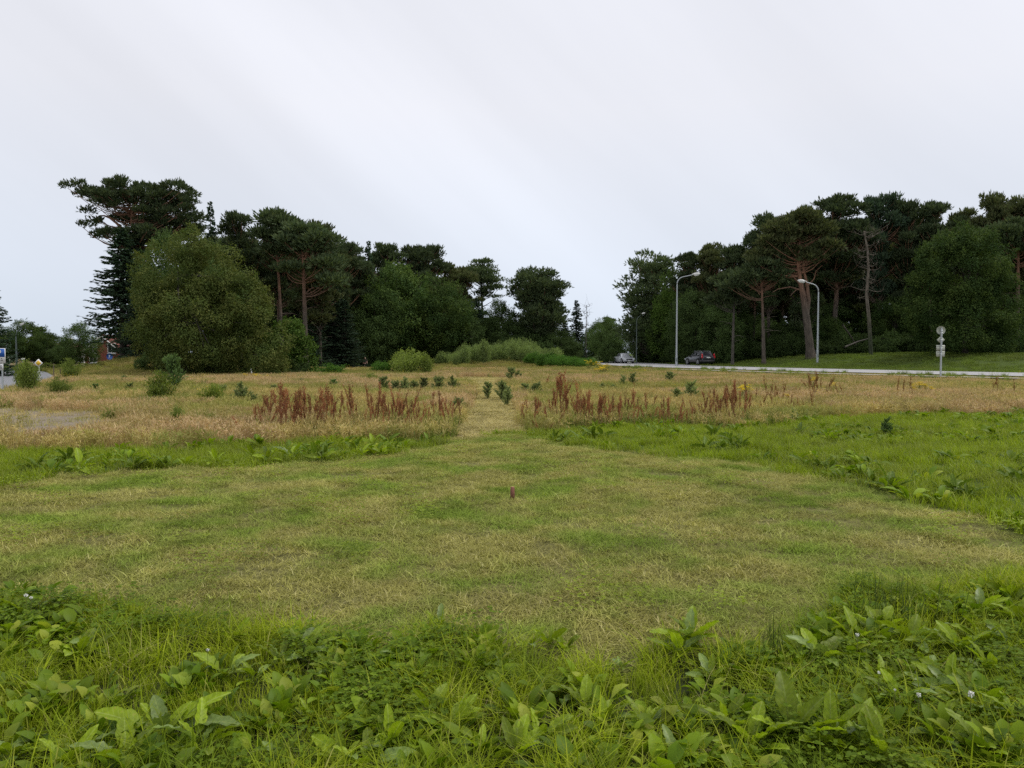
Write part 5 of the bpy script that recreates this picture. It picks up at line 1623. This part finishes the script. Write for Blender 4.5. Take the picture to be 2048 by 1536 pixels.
# bare patch: sparse
P = pts(-24, -6, 14, 30, 7, zz('bare'))
scatter('sparse_grass', P, [blades(40, .2, (.04, .14), (.005, .009), (.3, 1.0)) for _ in range(3)], M['meadow'], 'sparse short grass on the bare gravelly patch', 'grass')
P = pts(6, 60, 24, 105, 7, lambda P: (lambda s_: (s_ < -ROAD_HW - .15) & (s_ > -ROAD_HW - 7.8) & ~((s_ < -ROAD_HW - 2.2) & (s_ > -ROAD_HW - 3.6)))(line_dist(P[:, 0], P[:, 1], ROADC)), .85)
scatter('near_verge_grass', P, [blades(50, .25, (.03, .09), (.010, .016), (.1, .8), 2) for _ in range(3)], M['olive'], 'short worn grass either side of the cycle path by the road', 'grass')
# verge beyond the road
P = pts(8, 70, 30, 112, 2.6, lambda P: (lambda s_: (s_ > ROAD_HW + .3) & (s_ < 26))(line_dist(P[:, 0], P[:, 1], ROADC)), .85)
scatter('verge_grass', P, [blades(70, .42, (.10, .26), (.014, .024), (.1, .6), 2) for _ in range(3)], M['verge'], 'mown green verge rising behind the road', 'grass')
P = pts(-70, -18, 25, 100, 1.5, lambda P: line_dist(P[:, 0], P[:, 1], LROADC) < -LROAD_HW - 2.1, 1.0)
scatter('side_verge_grass', P, [blades(60, .42, (.10, .26), (.014, .024), (.1, .6), 2) for _ in range(2)], M['verge'], 'grass beyond the pavement of the side road', 'grass')

# ------------------------------------------------------------------ wooden stake
x_, y_ = gp(1025, 999)
M['stake'] = plain('weathered_red_wood', (.17, .065, .04), .85, bump=.5, bscale=60, var=.45)
t_ = thing('wooden_stake', 'short reddish wooden stake driven into the mown turf', 'stake', (x_, y_, gz(x_, y_)), .3)
V, F = box(0, 0, .06, .042, .036, .16)
V[4:, :2] *= .9
V[4, 2] += .008
link('post', mesh_arrays('stake_post', V, F, M['stake']), t_)
V, F = box(0, 0, .144, .034, .03, .006)
link('cut_top', mesh_arrays('stake_top', V, F, plain('cut_wood', (.42, .22, .12), .8)), t_)
# thin white stake at the willow's foot and other posts
def post(px, base, top, rpx, label, mat, Y=None, lean=0, name='marker_post'):
    x_, y_ = gp(px, base) if Y is None else (X_at(px, Y), Y)
    z_ = gz(x_, y_)
    h_ = Z_at(top, y_) - z_
    r_ = rpx / FPX * y_
    o = link(name, mesh_arrays(name, *cat_parts([tube([(0, 0, -.1), (lean * h_, 0, h_)], [r_, r_ * .9], 8), disc((lean * h_, 0, h_), r_ * .9, 8, (0, 0, 1), .01)]), mat), None, (x_, y_, z_))
    return tag(o, label, 'post')
post(506, 756, 738, 1.3, 'thin pale leaning stake at the foot of the willow', M['white'], lean=-.2)

# ------------------------------------------------------------------ street lamps
def street_lamp(px, Y, top, side, arm_px, label, pole_mat='galv', r=.085, group=None, hs=1.0):
    x_ = X_at(px, Y)
    z_ = gz(x_, Y)
    h_ = Z_at(top, Y) - z_
    a_ = arm_px / FPX * Y
    t_ = thing('street_lamp', label, 'street lamp', (x_, Y, z_), 0, group)
    link('pole', mesh_arrays('lamp_pole', *cat_parts([tube([(0, 0, -.1), (0, 0, 1.3)], [r * 1.5, r * 1.45], 12), tube([(0, 0, 1.3), (0, 0, h_ - 1.0)], [r * 1.25, r * .8], 12)]), M[pole_mat], smooth=True), t_)
    ang = np.linspace(0, math.pi / 2 * .86, 7)
    P = [(0, 0, h_ - 1.0)] + [(side * (.75 - .75 * math.cos(q_)), 0, h_ - 1.0 + .8 * math.sin(q_)) for q_ in ang] + [(side * (a_ - .5), 0, h_ + .02)]
    link('arm', mesh_arrays('lamp_arm', *tube(P, np.linspace(r * .8, r * .5, len(P)), 10), M[pole_mat], smooth=True), t_)
    # luminaire: drop shaped housing with a bowl under it
    n = 9
    s = np.linspace(0, 1, n)
    Pn = np.stack([side * (a_ - .62 * hs + s * .95 * hs), np.zeros(n), h_ + .02 + s * .14], 1)
    rad = .16 * hs * np.array([.35, .55, .8, 1.0, 1.08, 1.05, .9, .65, .2])
    V, F = tube(Pn, rad, 12)
    V[:, 2] = np.where(V[:, 2] < h_ + .08, h_ + .08 - (h_ + .08 - V[:, 2]) * .35, V[:, 2])
    link('lamp_head', mesh_arrays('lamp_head', V, F, M['lampglass'], smooth=True), t_)
    Pb = Pn[2:8] - [0, 0, .05]
    V, F = tube(Pb, rad[2:8] * .82, 12)
    link('lamp_bowl', mesh_arrays('lamp_bowl', V, F, M['white'], smooth=True), t_)
    link('access_door', mesh_arrays('access_door', *box(0, -r * 1.42, .75, .09, .03, .4), M['galv_dark']), t_)
    return t_
street_lamp(1353, 83, 550, 1, 40, 'tall street lamp on the near side of the road, left of dark car')
street_lamp(1635, 78, 564, -1, 36, 'street lamp on the bank with its arm pointing left')
street_lamp(1273, 104, 628, 1, 14, 'slim dark lamp post between the white car and dark car', 'galv_dark', .06, hs=.6)
street_lamp(1118, 108, 652, 1, 10, 'small distant lamp post behind the green mound', 'galv', .06, hs=.6)
street_lamp(33, 66, 650, 1, 14, 'green lamp post with a short arm by the side road', 'galv_dark', .06, hs=.5)

# ------------------------------------------------------------------ road signs
def plate(w_, h_, t=.02, y=0.0, cx=0.0, cz=0.0):
    return box(cx, y, cz, w_, t, h_)
def diamond(r_, t=.02, y=0.0, cz=0.0, round_=.0):
    V = np.array([[0, -t / 2, -r_], [r_, -t / 2, 0], [0, -t / 2, r_], [-r_, -t / 2, 0], [0, t / 2, -r_], [r_, t / 2, 0], [0, t / 2, r_], [-r_, t / 2, 0]]) + [0, y, cz]
    F = np.array([[0, 1, 2, 3], [7, 6, 5, 4], [0, 4, 5, 1], [1, 5, 6, 2], [2, 6, 7, 3], [3, 7, 4, 0]])
    return V, F
# back-turned sign on the right
x_, y_ = gp(1881, 757)
t_ = thing('road_sign', 'back-turned round, diamond and rectangular road signs on one pole', 'road sign', (x_, y_, gz(x_, y_)), -.12)
s = y_ / FPX
link('pole', mesh_arrays('sign_pole', *cat_parts([tube([(0, 0, -.1), (0, 0, 99 * s)], [.055, .055], 12), disc((0, 0, 99 * s), .055, 12, (0, 0, 1), .01)]), M['galv'], smooth=True), t_)
zc = (757 - 663) * s
link('round_sign', mesh_arrays('round_sign', *disc((0, .09, zc), 8.4 * s, 28, (0, 1, 0), .02), M['signback']), t_)
link('diamond_sign', mesh_arrays('diamond_sign', *diamond(7.6 * s, .02, .09, (757 - 682) * s), M['signback']), t_)
for zc_, hh in (((757 - 698) * s, 11), ((757 - 710) * s, 11)):
    o = link('sign_plate', mesh_arrays('sign_plate', *plate(16 * s, hh * s, .02, .09, 0, zc_), M['signback']), t_)
    for k in (-1, 1):
        link('rail', mesh_arrays('sign_rail', *box(0, .072, zc_ + k * hh * s * .27, 15 * s, .014, .025), M['galv']), o)
for zc_ in (zc, zc - .14, (757 - 682) * s, (757 - 698) * s, (757 - 710) * s):
    link('clamp', mesh_arrays('clamp', *cat_parts([box(0, .066, zc_, .16, .03, .04), disc((0, 0, zc_), .062, 10, (0, 0, 1), .035)]), M['galv']), t_)
# priority sign
x_, y_ = gp(79, 768)
t_ = thing('priority_sign', 'yellow diamond priority sign with white border by the side road', 'road sign', (x_, y_, gz(x_, y_)), .1)
s = y_ / FPX
zc = (768 - 726) * s
link('pole', mesh_arrays('sign_pole', *tube([(0, 0, -.1), (-.0, 0, zc + .2)], [.03, .03], 10), M['signback'], smooth=True), t_)
o = link('sign_board', mesh_arrays('sign_board', *diamond(8.2 * s, .02, -.05, zc), M['white']), t_)
link('yellow_face', mesh_arrays('yellow_face', *diamond(5.6 * s, .004, -.063, zc), M['signyellow']), o)
# parking sign
x_, y_ = gp(4, 792)
t_ = thing('parking_sign', 'blue parking sign with white plates, cut by the left edge', 'road sign', (x_ + .04, y_, gz(x_, y_)), .0)
s = y_ / FPX
z_of = lambda py: (792 - py) * s
link('pole', mesh_arrays('sign_pole', *tube([(0, 0, -.1), (0, 0, z_of(697))], [.03, .03], 10), M['galv'], smooth=True), t_)
cx = -4.5 * s
o = link('sign_board', mesh_arrays('sign_board', *plate(26 * s, 30 * s, .02, -.05, cx, z_of(711.5)), M['white']), t_)
link('blue_face', mesh_arrays('blue_face', *plate(24.4 * s, 16.5 * s, .004, -.0625, cx, z_of(705.6)), M['blue']), o)
# letter P: stem and bowl
lt = [box(cx - 3.2 * s, -.0665, z_of(705.4), 2.6 * s, .004, 11.5 * s)]
aa = np.linspace(-math.pi / 2, math.pi / 2, 9)
prof = np.array([[math.cos(q_), math.sin(q_)] for q_ in aa])
c0 = np.array([cx + .5 * s + 1.5 * s, z_of(702.9)])
outer, inner = prof * 3.5 * s + c0, prof * 1.25 * s + c0
outer = np.vstack([[cx - 1.9 * s, outer[0, 1]], outer, [cx - 1.9 * s, outer[-1, 1]]])
inner = np.vstack([[cx - 1.9 * s, inner[0, 1]], inner, [cx - 1.9 * s, inner[-1, 1]]])
k_ = len(outer)
V = np.concatenate([np.c_[outer[:, 0], np.full(k_, -.0685), outer[:, 1]], np.c_[inner[:, 0], np.full(k_, -.0685), inner[:, 1]]])
F = np.array([[i, i + 1, k_ + i + 1, k_ + i] for i in range(k_ - 1)])
link('letter', mesh_arrays('letter', *cat_parts(lt + [(V, F)]), M['white']), o)
bars = [box(cx + dx * s, -.062, z_of(pyy), wd_ * s, .004, 1.3 * s) for dx, pyy, wd_ in ((-5, 717, 3), (0, 717, 2.5), (5.5, 717, 2.2), (-6, 720.5, 3), (-1, 720.5, 3), (6, 720.5, 4))]
link('small_print', mesh_arrays('small_print', *cat_parts(bars), M['black']), o)
o = link('lower_plate', mesh_arrays('lower_plate', *plate(8 * s, 13 * s, .015, -.045, -.5 * s, z_of(734)), M['white']), t_)
bars = [box(-.5 * s + dx * s, -.0555, z_of(734), 1.1 * s, .004, 8.5 * s) for dx in (-1.2, 1.6)]
link('arrow', mesh_arrays('arrow', *cat_parts(bars), M['black']), o)
# blue round sign
Y_ = 60.0
xb = X_at(220, Y_)
zb = gz(xb, Y_)
t_ = thing('cycle_sign', 'round blue sign half hidden behind the grassy rise', 'road sign', (xb, Y_, zb), -.1)
zc = Z_at(713, Y_) - zb
link('pole', mesh_arrays('sign_pole', *tube([(0, 0, -.1), (0, 0, zc + .1)], [.03, .03], 8), M['galv'], smooth=True), t_)
o = link('sign_board', mesh_arrays('sign_board', *disc((0, -.05, zc), 6.6 / FPX * Y_, 24, (0, 1, 0), .02), M['blue']), t_)
link('symbol', mesh_arrays('symbol', *cat_parts([box(-.04, -.063, zc, .03, .004, .26), box(.02, -.063, zc + .03, .06, .004, .10), box(0, -.0635, zc - .1, .16, .004, .025)]), M['white']), o)
# grey sign backs by the side road
for px, base, top, wd_, lab in ((19, 740, 713, 9, 'small grey back-turned sign behind the blue parking sign'), (45, 736, 717, 8, 'small grey back-turned sign right of the green lamp post')):
    Y_ = 62.0
    xb = X_at(px, Y_)
    zb = gz(xb, Y_)
    t_ = thing('road_sign', lab, 'road sign', (xb, Y_, zb))
    zt = Z_at(top, Y_) - zb
    link('pole', mesh_arrays('sign_pole', *tube([(0, 0, -.1), (0, 0, zt)], [.03, .03], 8), M['signback'], smooth=True), t_)
    link('sign_board', mesh_arrays('sign_board', *plate(wd_ / FPX * Y_, .16, .02, .04, 0, zt - .05), M['signback']), t_)
# wooden tree-guard posts by the bend of the side road
M['wood'] = plain('grey_brown_wood', (.13, .10, .075), .9, var=.3, bscale=12)
for px, top, lab in ((108, 731, 'left dark wooden post at the bend of the side road'), (121, 738, 'right dark wooden post at the bend of the side road')):
    post(px, 762, top, 1.0, lab, M['wood'], name='wooden_post')

# ------------------------------------------------------------------ cars
def car(name, label, x_, y_, rz, paint, L_=4.6, W_=1.84, Hh=1.68, suv=True, lights='rear', group=None):
    t_ = thing(name, label, 'car', (x_, y_, .192 if name != 'parked_car' else gz(x_, y_) + .01), rz)
    # +Y is the front. stations: y, half width at belt, z bottom, z belt, z roof, half width at roof
    if suv:
        S = [(-.5, .80, .42, .78, .78, .80), (-.495, .90, .30, .92, .93, .82), (-.465, .96, .26, 1.02, 1.30, .72), (-.43, .985, .26, 1.03, 1.56, .66), (-.36, 1, .24, 1.03, 1.64, .66), (-.1, 1, .24, 1.01, 1.68, .67), (.08, 1, .24, .99, 1.63, .66), (.17, 1, .24, .98, 1.36, .68), (.245, .99, .24, .99, 1.0, .80), (.36, .97, .25, .93, .94, .78), (.45, .93, .28, .84, .85, .72), (.49, .82, .34, .66, .67, .66), (.5, .72, .42, .60, .60, .6)]
    else:
        S = [(-.5, .80, .40, .72, .72, .80), (-.48, .92, .26, .86, .87, .80), (-.40, .97, .22, .92, .95, .72), (-.32, 1, .20, .93, 1.12, .66), (-.2, 1, .20, .92, 1.38, .62), (-.02, 1, .20, .90, 1.43, .62), (.08, 1, .20, .89, 1.36, .62), (.22, .99, .20, .87, .92, .74), (.36, .96, .20, .78, .79, .74), (.46, .90, .24, .66, .67, .68), (.495, .80, .30, .54, .55, .62), (.5, .7, .36, .5, .5, .6)]
    ys, hw, zb, zl, zr, rw = [np.array(c_) for c_ in zip(*S)]
    hw, rw = hw * W_ / 2, rw * W_ / 2
    ks = Hh / (1.68 if suv else 1.43)
    zl, zr = zl * ks, zr * ks
    rings = []
    for i in range(len(S)):
        y__ = ys[i] * L_
        belt_in = hw[i] * .985
        pts_ = [(-hw[i] * .88, zb[i]), (-hw[i] * .98, zb[i] + .10), (-hw[i], (zb[i] + zl[i]) / 2), (-belt_in, zl[i]), (-(rw[i] * .98), max(zl[i], zr[i] - .06)), (-rw[i] * .75, zr[i]), (0, zr[i] + .02)]
        full = pts_ + [(-a_, b_) for a_, b_ in pts_[-2::-1]]
        rings.append([(a_, y__, b_) for a_, b_ in full])
    V = np.array(rings)
    nr, nc = V.shape[:2]
    Vf = V.reshape(-1, 3)
    F, mi = [], []
    for i in range(nr - 1):
        for j in range(nc):
            F.append([i * nc + j, i * nc + (j + 1) % nc, (i + 1) * nc + (j + 1) % nc, (i + 1) * nc + j])
    for r_ in (0, nr - 1):
        o_ = r_ * nc
        for i in range(nc // 2):
            a_, b_, c_, d_ = i, i + 1, nc - 2 - i, nc - 1 - i
            if b_ < c_: F.append([o_ + a_, o_ + b_, o_ + c_, o_ + d_])
    body = link('body', mesh_arrays('car_body', Vf, np.array(F), paint, smooth=True), t_)
    mb = body.modifiers.new('creases', 'EDGE_SPLIT')
    mb.split_angle = R(38)
    def quad_on(i0, i1, j0, j1, out, f=(.06, .06, .1, .1)):
        """a pane between stations i0..i1 and ring points j0, j1, pushed out of the body"""
        A, B, C_, D_ = V[i0, j0], V[i1, j0], V[i1, j1], V[i0, j1]
        lerp = lambda p_, q_, t__: p_ + (q_ - p_) * t__
        def bil(u, v): return lerp(lerp(A, B, u), lerp(D_, C_, u), v)
        Q = np.array([bil(f[0], f[2]), bil(1 - f[1], f[2]), bil(1 - f[1], 1 - f[3]), bil(f[0], 1 - f[3])])
        nn = np.cross(Q[1] - Q[0], Q[3] - Q[0])
        nn /= np.linalg.norm(nn)
        if nn @ np.array(out) < 0: nn = -nn
        Q2 = Q + nn * .012
        return np.concatenate([Q - nn * .02, Q2]), np.array([[0, 1, 2, 3], [7, 6, 5, 4], [0, 4, 5, 1], [1, 5, 6, 2], [2, 6, 7, 3], [3, 7, 4, 0]])
    glass = M['car_glass']
    for sgn, (j0, j1) in ((-1, (3, 4)), (1, (9, 8))):
        seq = ((3, 4), (4, 5), (5, 6), (6, 7)) if suv else ((4, 5), (5, 6), (6, 7))
        for (a_, b_) in seq:
            link('side_window', mesh_arrays('side_window', *quad_on(a_, b_, j0, j1, (sgn, 0, .3), (.05, .05, .06, .12)), glass), t_)
    ws = (7, 8) if suv else (6, 7)
    Q = []
    link('windscreen', mesh_arrays('windscreen', *quad_on(ws[0] if suv else 6, ws[1], 4, 8, (0, 1, .6), (.12, .08, .08, .08)), glass), t_)
    rwn = (2, 3) if suv else (3, 4)
    link('rear_window', mesh_arrays('rear_window', *quad_on(rwn[0], rwn[1], 4, 8, (0, -1, .6), (-.25 if suv else .05, .15, .08, .08)), glass), t_)
    # wheels
    wr = .35 if suv else .32
    for yy_ in (-.30 * L_, .30 * L_):
        for sgn in (-1, 1):
            link('wheel_arch', mesh_arrays('wheel_arch', *disc((sgn * (W_ / 2 - .03), yy_, wr + .03), wr + .07, 20, (1, 0, 0), .08), M['black']), t_)
            wh = link('wheel', mesh_arrays('tyre', *disc((sgn * (W_ / 2 - .09), yy_, wr), wr, 24, (1, 0, 0), .23), M['tyre']), t_)
            rim = [disc((sgn * (W_ / 2 + .028), yy_, wr), .06, 10, (1, 0, 0), .015)]
            for q_ in range(5):
                an = q_ * 2 * math.pi / 5
                P0 = np.array([sgn * (W_ / 2 + .03), yy_, wr])
                P1 = P0 + np.array([0, math.cos(an), math.sin(an)]) * wr * .66
                rim.append(tube([P0, P1], [.035, .028], 4))
            aa_ = np.linspace(0, 2 * math.pi, 17)
            rim.append(tube([(sgn * (W_ / 2 + .03), yy_ + math.cos(q_) * wr * .68, wr + math.sin(q_) * wr * .68) for q_ in aa_], np.full(17, .018), 4))
            link('rim', mesh_arrays('rim', *cat_parts(rim), M['rim']), wh)
    hy = -.5 * L_
    if suv:
        for sgn in (-1, 1):
            link('tail_light', mesh_arrays('tail_light', *cat_parts([box(sgn * (W_ / 2 - .14), hy + .13, 1.20 * ks, .09, .18, .36), box(sgn * (W_ / 2 - .11), hy + .08, .96 * ks, .13, .22, .22)]), M['taillight']), t_)
        link('bumper', mesh_arrays('bumper', *box(0, hy + .03, .46, W_ * .86, .12, .22), M['trim']), t_)
        link('number_plate', mesh_arrays('number_plate', *box(0, hy - .012, .86, .50, .02, .12), M['white']), t_)
        link('tailgate_strip', mesh_arrays('tailgate_strip', *box(0, hy + .0, .98, W_ * .55, .03, .04), M['rim']), t_)
        for sgn in (-1, 1):
            link('roof_rail', mesh_arrays('roof_rail', *tube([(sgn * W_ * .3, -.38 * L_, 1.60 * ks), (sgn * W_ * .31, -.33 * L_, 1.70 * ks), (sgn * W_ * .31, .04 * L_, 1.71 * ks), (sgn * W_ * .3, .09 * L_, 1.62 * ks)], [.02] * 4, 6), M['rim']), t_)
    for sgn in (-1, 1):
        link('headlight', mesh_arrays('headlight', *box(sgn * (W_ / 2 - .26), .5 * L_ - .10, (.70 if suv else .60) * ks, .34, .16, .13), M['headlight']), t_)
        link('mirror', mesh_arrays('mirror', *cat_parts([box(sgn * (W_ / 2 + .07), .17 * L_, (1.05 if suv else .96) * ks, .18, .09, .13)]), paint), t_)
    link('grille', mesh_arrays('grille', *box(0, .5 * L_ - .02, .5, W_ * .5, .05, .2), M['black']), t_)
    if not suv:
        link('number_plate', mesh_arrays('number_plate', *box(0, .5 * L_ + .02, .38, .5, .02, .11), M['white']), t_)
        for sgn in (-1, 1):
            link('tail_light', mesh_arrays('tail_light', *box(sgn * (W_ / 2 - .22), hy + .06, .72, .34, .12, .14), M['taillight']), t_)
    return t_
M['car_glass'] = plain('dark_car_glass', (.012, .015, .018), .06)
M['tyre'] = plain('tyre_rubber', (.018, .018, .018), .85)
M['rim'] = plain('wheel_alloy', (.40, .41, .42), .35, .7)
M['trim'] = plain('dull_plastic', (.035, .035, .037), .6)
M['taillight'] = plain('red_lamp_glass', (.60, .02, .025), .25)
M['headlight'] = plain('headlamp_glass', (.85, .86, .88), .15)
M['darkpaint'] = plain('dark_grey_car_paint', (.020, .021, .028), .25, .2, coat=.5)
M['silver'] = plain('silver_car_paint', (.60, .62, .64), .3, .3, coat=.6)
M['palepaint'] = plain('pale_car_paint', (.42, .42, .42), .3, .2, coat=.5)
xs = X_at(1399, 90.0)
car('suv_car', 'dark grey estate SUV driving away with one red tail light showing', xs, 90.0, R(14), M['darkpaint'], 4.4, 1.8, 1.6)
xs = X_at(1248, 106.0)
o = car('sedan_car', 'silver white saloon coming towards the camera on the road', xs, 106.0, R(180 + 12), M['silver'], 4.4, 1.76, 1.38, False)
for px, Y_, rz, lab in ((108, 96, 95, 'pale car parked across the road beyond the priority sign'),):
    car('parked_car', lab, X_at(px, Y_), Y_, R(rz), M['palepaint'] if px > 50 else M['darkpaint'], 4.4, 1.76, 1.42, False)

# ------------------------------------------------------------------ houses
M['brick'] = plain('red_brick', (.24, .075, .05), .9, var=.25, bscale=5)
M['tiles'] = plain('red_roof_tiles', (.17, .055, .038), .85, var=.25, bscale=4)
M['render'] = plain('pale_render', (.62, .61, .57), .85, var=.06, bscale=3)
M['house_glass'] = plain('house_glass', (.03, .035, .04), .08)
def house(name, label, px, Y, wpx, eave, ridge, wall, rz=0.0, depth=9.0, windows=()):
    x_ = X_at(px, Y)
    W_ = wpx / FPX * Y
    ze, zr = Z_at(eave, Y), Z_at(ridge, Y)
    t_ = thing(name, label, 'house', (x_, Y, 0), rz)
    h = W_ / 2
    V = np.array([[-h, 0, -.2], [h, 0, -.2], [h, 0, ze], [0, 0, zr], [-h, 0, ze], [-h, depth, -.2], [h, depth, -.2], [h, depth, ze], [0, depth, zr], [-h, depth, ze]])
    F = np.array([[0, 1, 2, 4], [4, 2, 3, 3], [5, 9, 7, 6], [9, 8, 8, 7], [0, 4, 9, 5], [1, 6, 7, 2]])
    me = bpy.data.meshes.new('house_wall')
    me.from_pydata(V.tolist(), [], [[0, 1, 2, 3, 4], [9, 8, 7, 6, 5], [0, 4, 9, 5], [1, 6, 7, 2]])
    me.materials.append(wall)
    link('wall', me, t_)
    for sgn in (-1, 1):
        sl = (zr - ze) / h
        a_ = np.array([0, -.3, zr + .06])
        b_ = np.array([sgn * (h + .35), -.3, ze - .35 * sl + .06])
        V = np.array([a_, b_, b_ + [0, depth + .6, 0], a_ + [0, depth + .6, 0]])
        V = np.concatenate([V, V + [0, 0, .12]])
        F = np.array([[3, 2, 1, 0], [4, 5, 6, 7], [0, 1, 5, 4], [1, 2, 6, 5], [2, 3, 7, 6], [3, 0, 4, 7]])
        link('roof', mesh_arrays('house_roof', V, F, M['tiles']), t_)
        link('barge_board', mesh_arrays('barge_board', *tube([(0, -.33, zr), (sgn * (h + .35), -.33, ze - .35 * sl)], [.09, .09], 4), M['white']), t_)
    link('chimney', mesh_arrays('chimney', *box(h * .3, depth * .6, zr + .2, .7, .7, 1.6), wall), t_)
    for (wx, wz, ww, wh) in windows:
        f_ = link('window', mesh_arrays('window_frame', *cat_parts([box(wx, -.03, wz + wh / 2, ww, .08, .09), box(wx, -.03, wz - wh / 2, ww, .08, .09), box(wx - ww / 2, -.03, wz, .09, .08, wh), box(wx + ww / 2, -.03, wz, .09, .08, wh), box(wx, -.03, wz, .06, .07, wh)]), M['white']), t_)
        link('pane', mesh_arrays('pane', *box(wx, -.015, wz, ww - .1, .02, wh - .1), M['house_glass']), f_)
        link('sill', mesh_arrays('sill', *box(wx, -.08, wz - wh / 2 - .09, ww + .2, .16, .07), M['white']), f_)
    return t_
house('brick_house', 'red brick house with a steep gable beyond the crossing', 205, 96, 66, 702, 672, M['brick'], .15, 9,
      ((-1.1, 2.2, .9, 1.2), (1.1, 2.2, .9, 1.2), (-.2, 4.0 - .6, .6, .7), (-1.1, .9, .9, 1.0)))
house('pale_house', 'pale rendered house glimpsed between the trees by the crossing', 88, 112, 50, 703, 688, M['render'], -.1, 8, ((-.8, 1.2, .9, 1.0), (.9, 1.2, .9, 1.0)))

# ------------------------------------------------------------------ walking person
def skin_mesh(name, verts, edges, radii, mat, sub=2):
    me = bpy.data.meshes.new(name)
    me.from_pydata(verts, edges, [])
    o = bpy.data.objects.new(name, me)
    COL.objects.link(o)
    o.modifiers.new('skin', 'SKIN')
    sv = me.skin_vertices[0].data if me.skin_vertices else None
    if sv is None:
        me.skin_vertices.new() if hasattr(me.skin_vertices, 'new') else None
        bpy.context.view_layer.objects.active = o
    for i, r_ in enumerate(radii):
        me.skin_vertices[0].data[i].radius = r_ if hasattr(r_, '__len__') else (r_, r_)
    me.skin_vertices[0].data[0].use_root = True
    sb = o.modifiers.new('smooth', 'SUBSURF')
    sb.levels = sb.render_levels = sub
    me.materials.append(mat)
    return o
M['skin'] = plain('skin', (.45, .27, .19), .6)
M['shirt'] = plain('dark_brown_shirt', (.045, .025, .025), .9)
M['shorts'] = plain('dark_shorts', (.02, .02, .025), .9)
M['hair'] = plain('fair_hair', (.42, .36, .25), .7)
Yp = 79.0
xp = X_at(730, Yp)
zp = gz(xp, Yp)
ph = (Z_at(714, Yp) - zp)
k_ = ph / 1.75
t_ = thing('person', 'person in a dark top and shorts walking along the wood edge', 'person', (xp, Yp, zp), R(200), scl=k_)
bv = [(0, 0, .95), (0, 0, 1.15), (0, .01, 1.36), (0, .02, 1.46), (0, .03, 1.56), (0, .04, 1.68),
      (.10, 0, .90), (.11, .10, .50), (.11, .04, .09), (.11, .17, .04),
      (-.10, 0, .90), (-.11, -.06, .50), (-.11, -.26, .13), (-.11, -.14, .05),
      (.19, .01, 1.40), (.24, -.06, 1.14), (.24, .08, .92), (.24, .13, .84),
      (-.19, .01, 1.40), (-.24, .06, 1.14), (-.22, .22, .96), (-.22, .28, .90)]
be = [(0, 1), (1, 2), (2, 3), (3, 4), (4, 5), (0, 6), (6, 7), (7, 8), (8, 9), (0, 10), (10, 11), (11, 12), (12, 13), (2, 14), (14, 15), (15, 16), (16, 17), (2, 18), (18, 19), (19, 20), (20, 21)]
br = [(.12, .08), (.11, .08), (.12, .08), (.06, .06), (.08, .09), (.085, .10), (.09, .09), (.06, .06), (.04, .045), (.035, .03), (.09, .09), (.06, .06), (.04, .045), (.035, .03), (.055, .055), (.042, .042), (.032, .032), (.035, .025), (.055, .055), (.042, .042), (.032, .032), (.035, .025)]
body = skin_mesh('body', bv, be, br, M['skin'])
body.parent = t_
sh = skin_mesh('shirt', [(0, 0, .98), (0, 0, 1.15), (0, .01, 1.36), (0, .02, 1.43), (.19, .01, 1.40), (.235, -.05, 1.2), (-.19, .01, 1.40), (-.235, .05, 1.2)], [(0, 1), (1, 2), (2, 3), (2, 4), (4, 5), (2, 6), (6, 7)], [(.165, .125), (.16, .12), (.185, .125), (.08, .08), (.072, .072), (.06, .06), (.072, .072), (.06, .06)], M['shirt'])
sh.parent = t_
so = skin_mesh('shorts', [(0, 0, .98), (.10, 0, .88), (.11, .07, .56), (-.10, 0, .88), (-.11, -.05, .56)], [(0, 1), (1, 2), (0, 3), (3, 4)], [(.165, .125), (.115, .115), (.09, .09), (.115, .115), (.09, .09)], M['shorts'])
so.parent = t_
hr = skin_mesh('hair', [(0, .02, 1.66), (0, .015, 1.71), (0, .01, 1.64)], [(0, 1), (0, 2)], [(.09, .10), (.07, .08), (.07, .07)], M['hair'])
hr.parent = t_
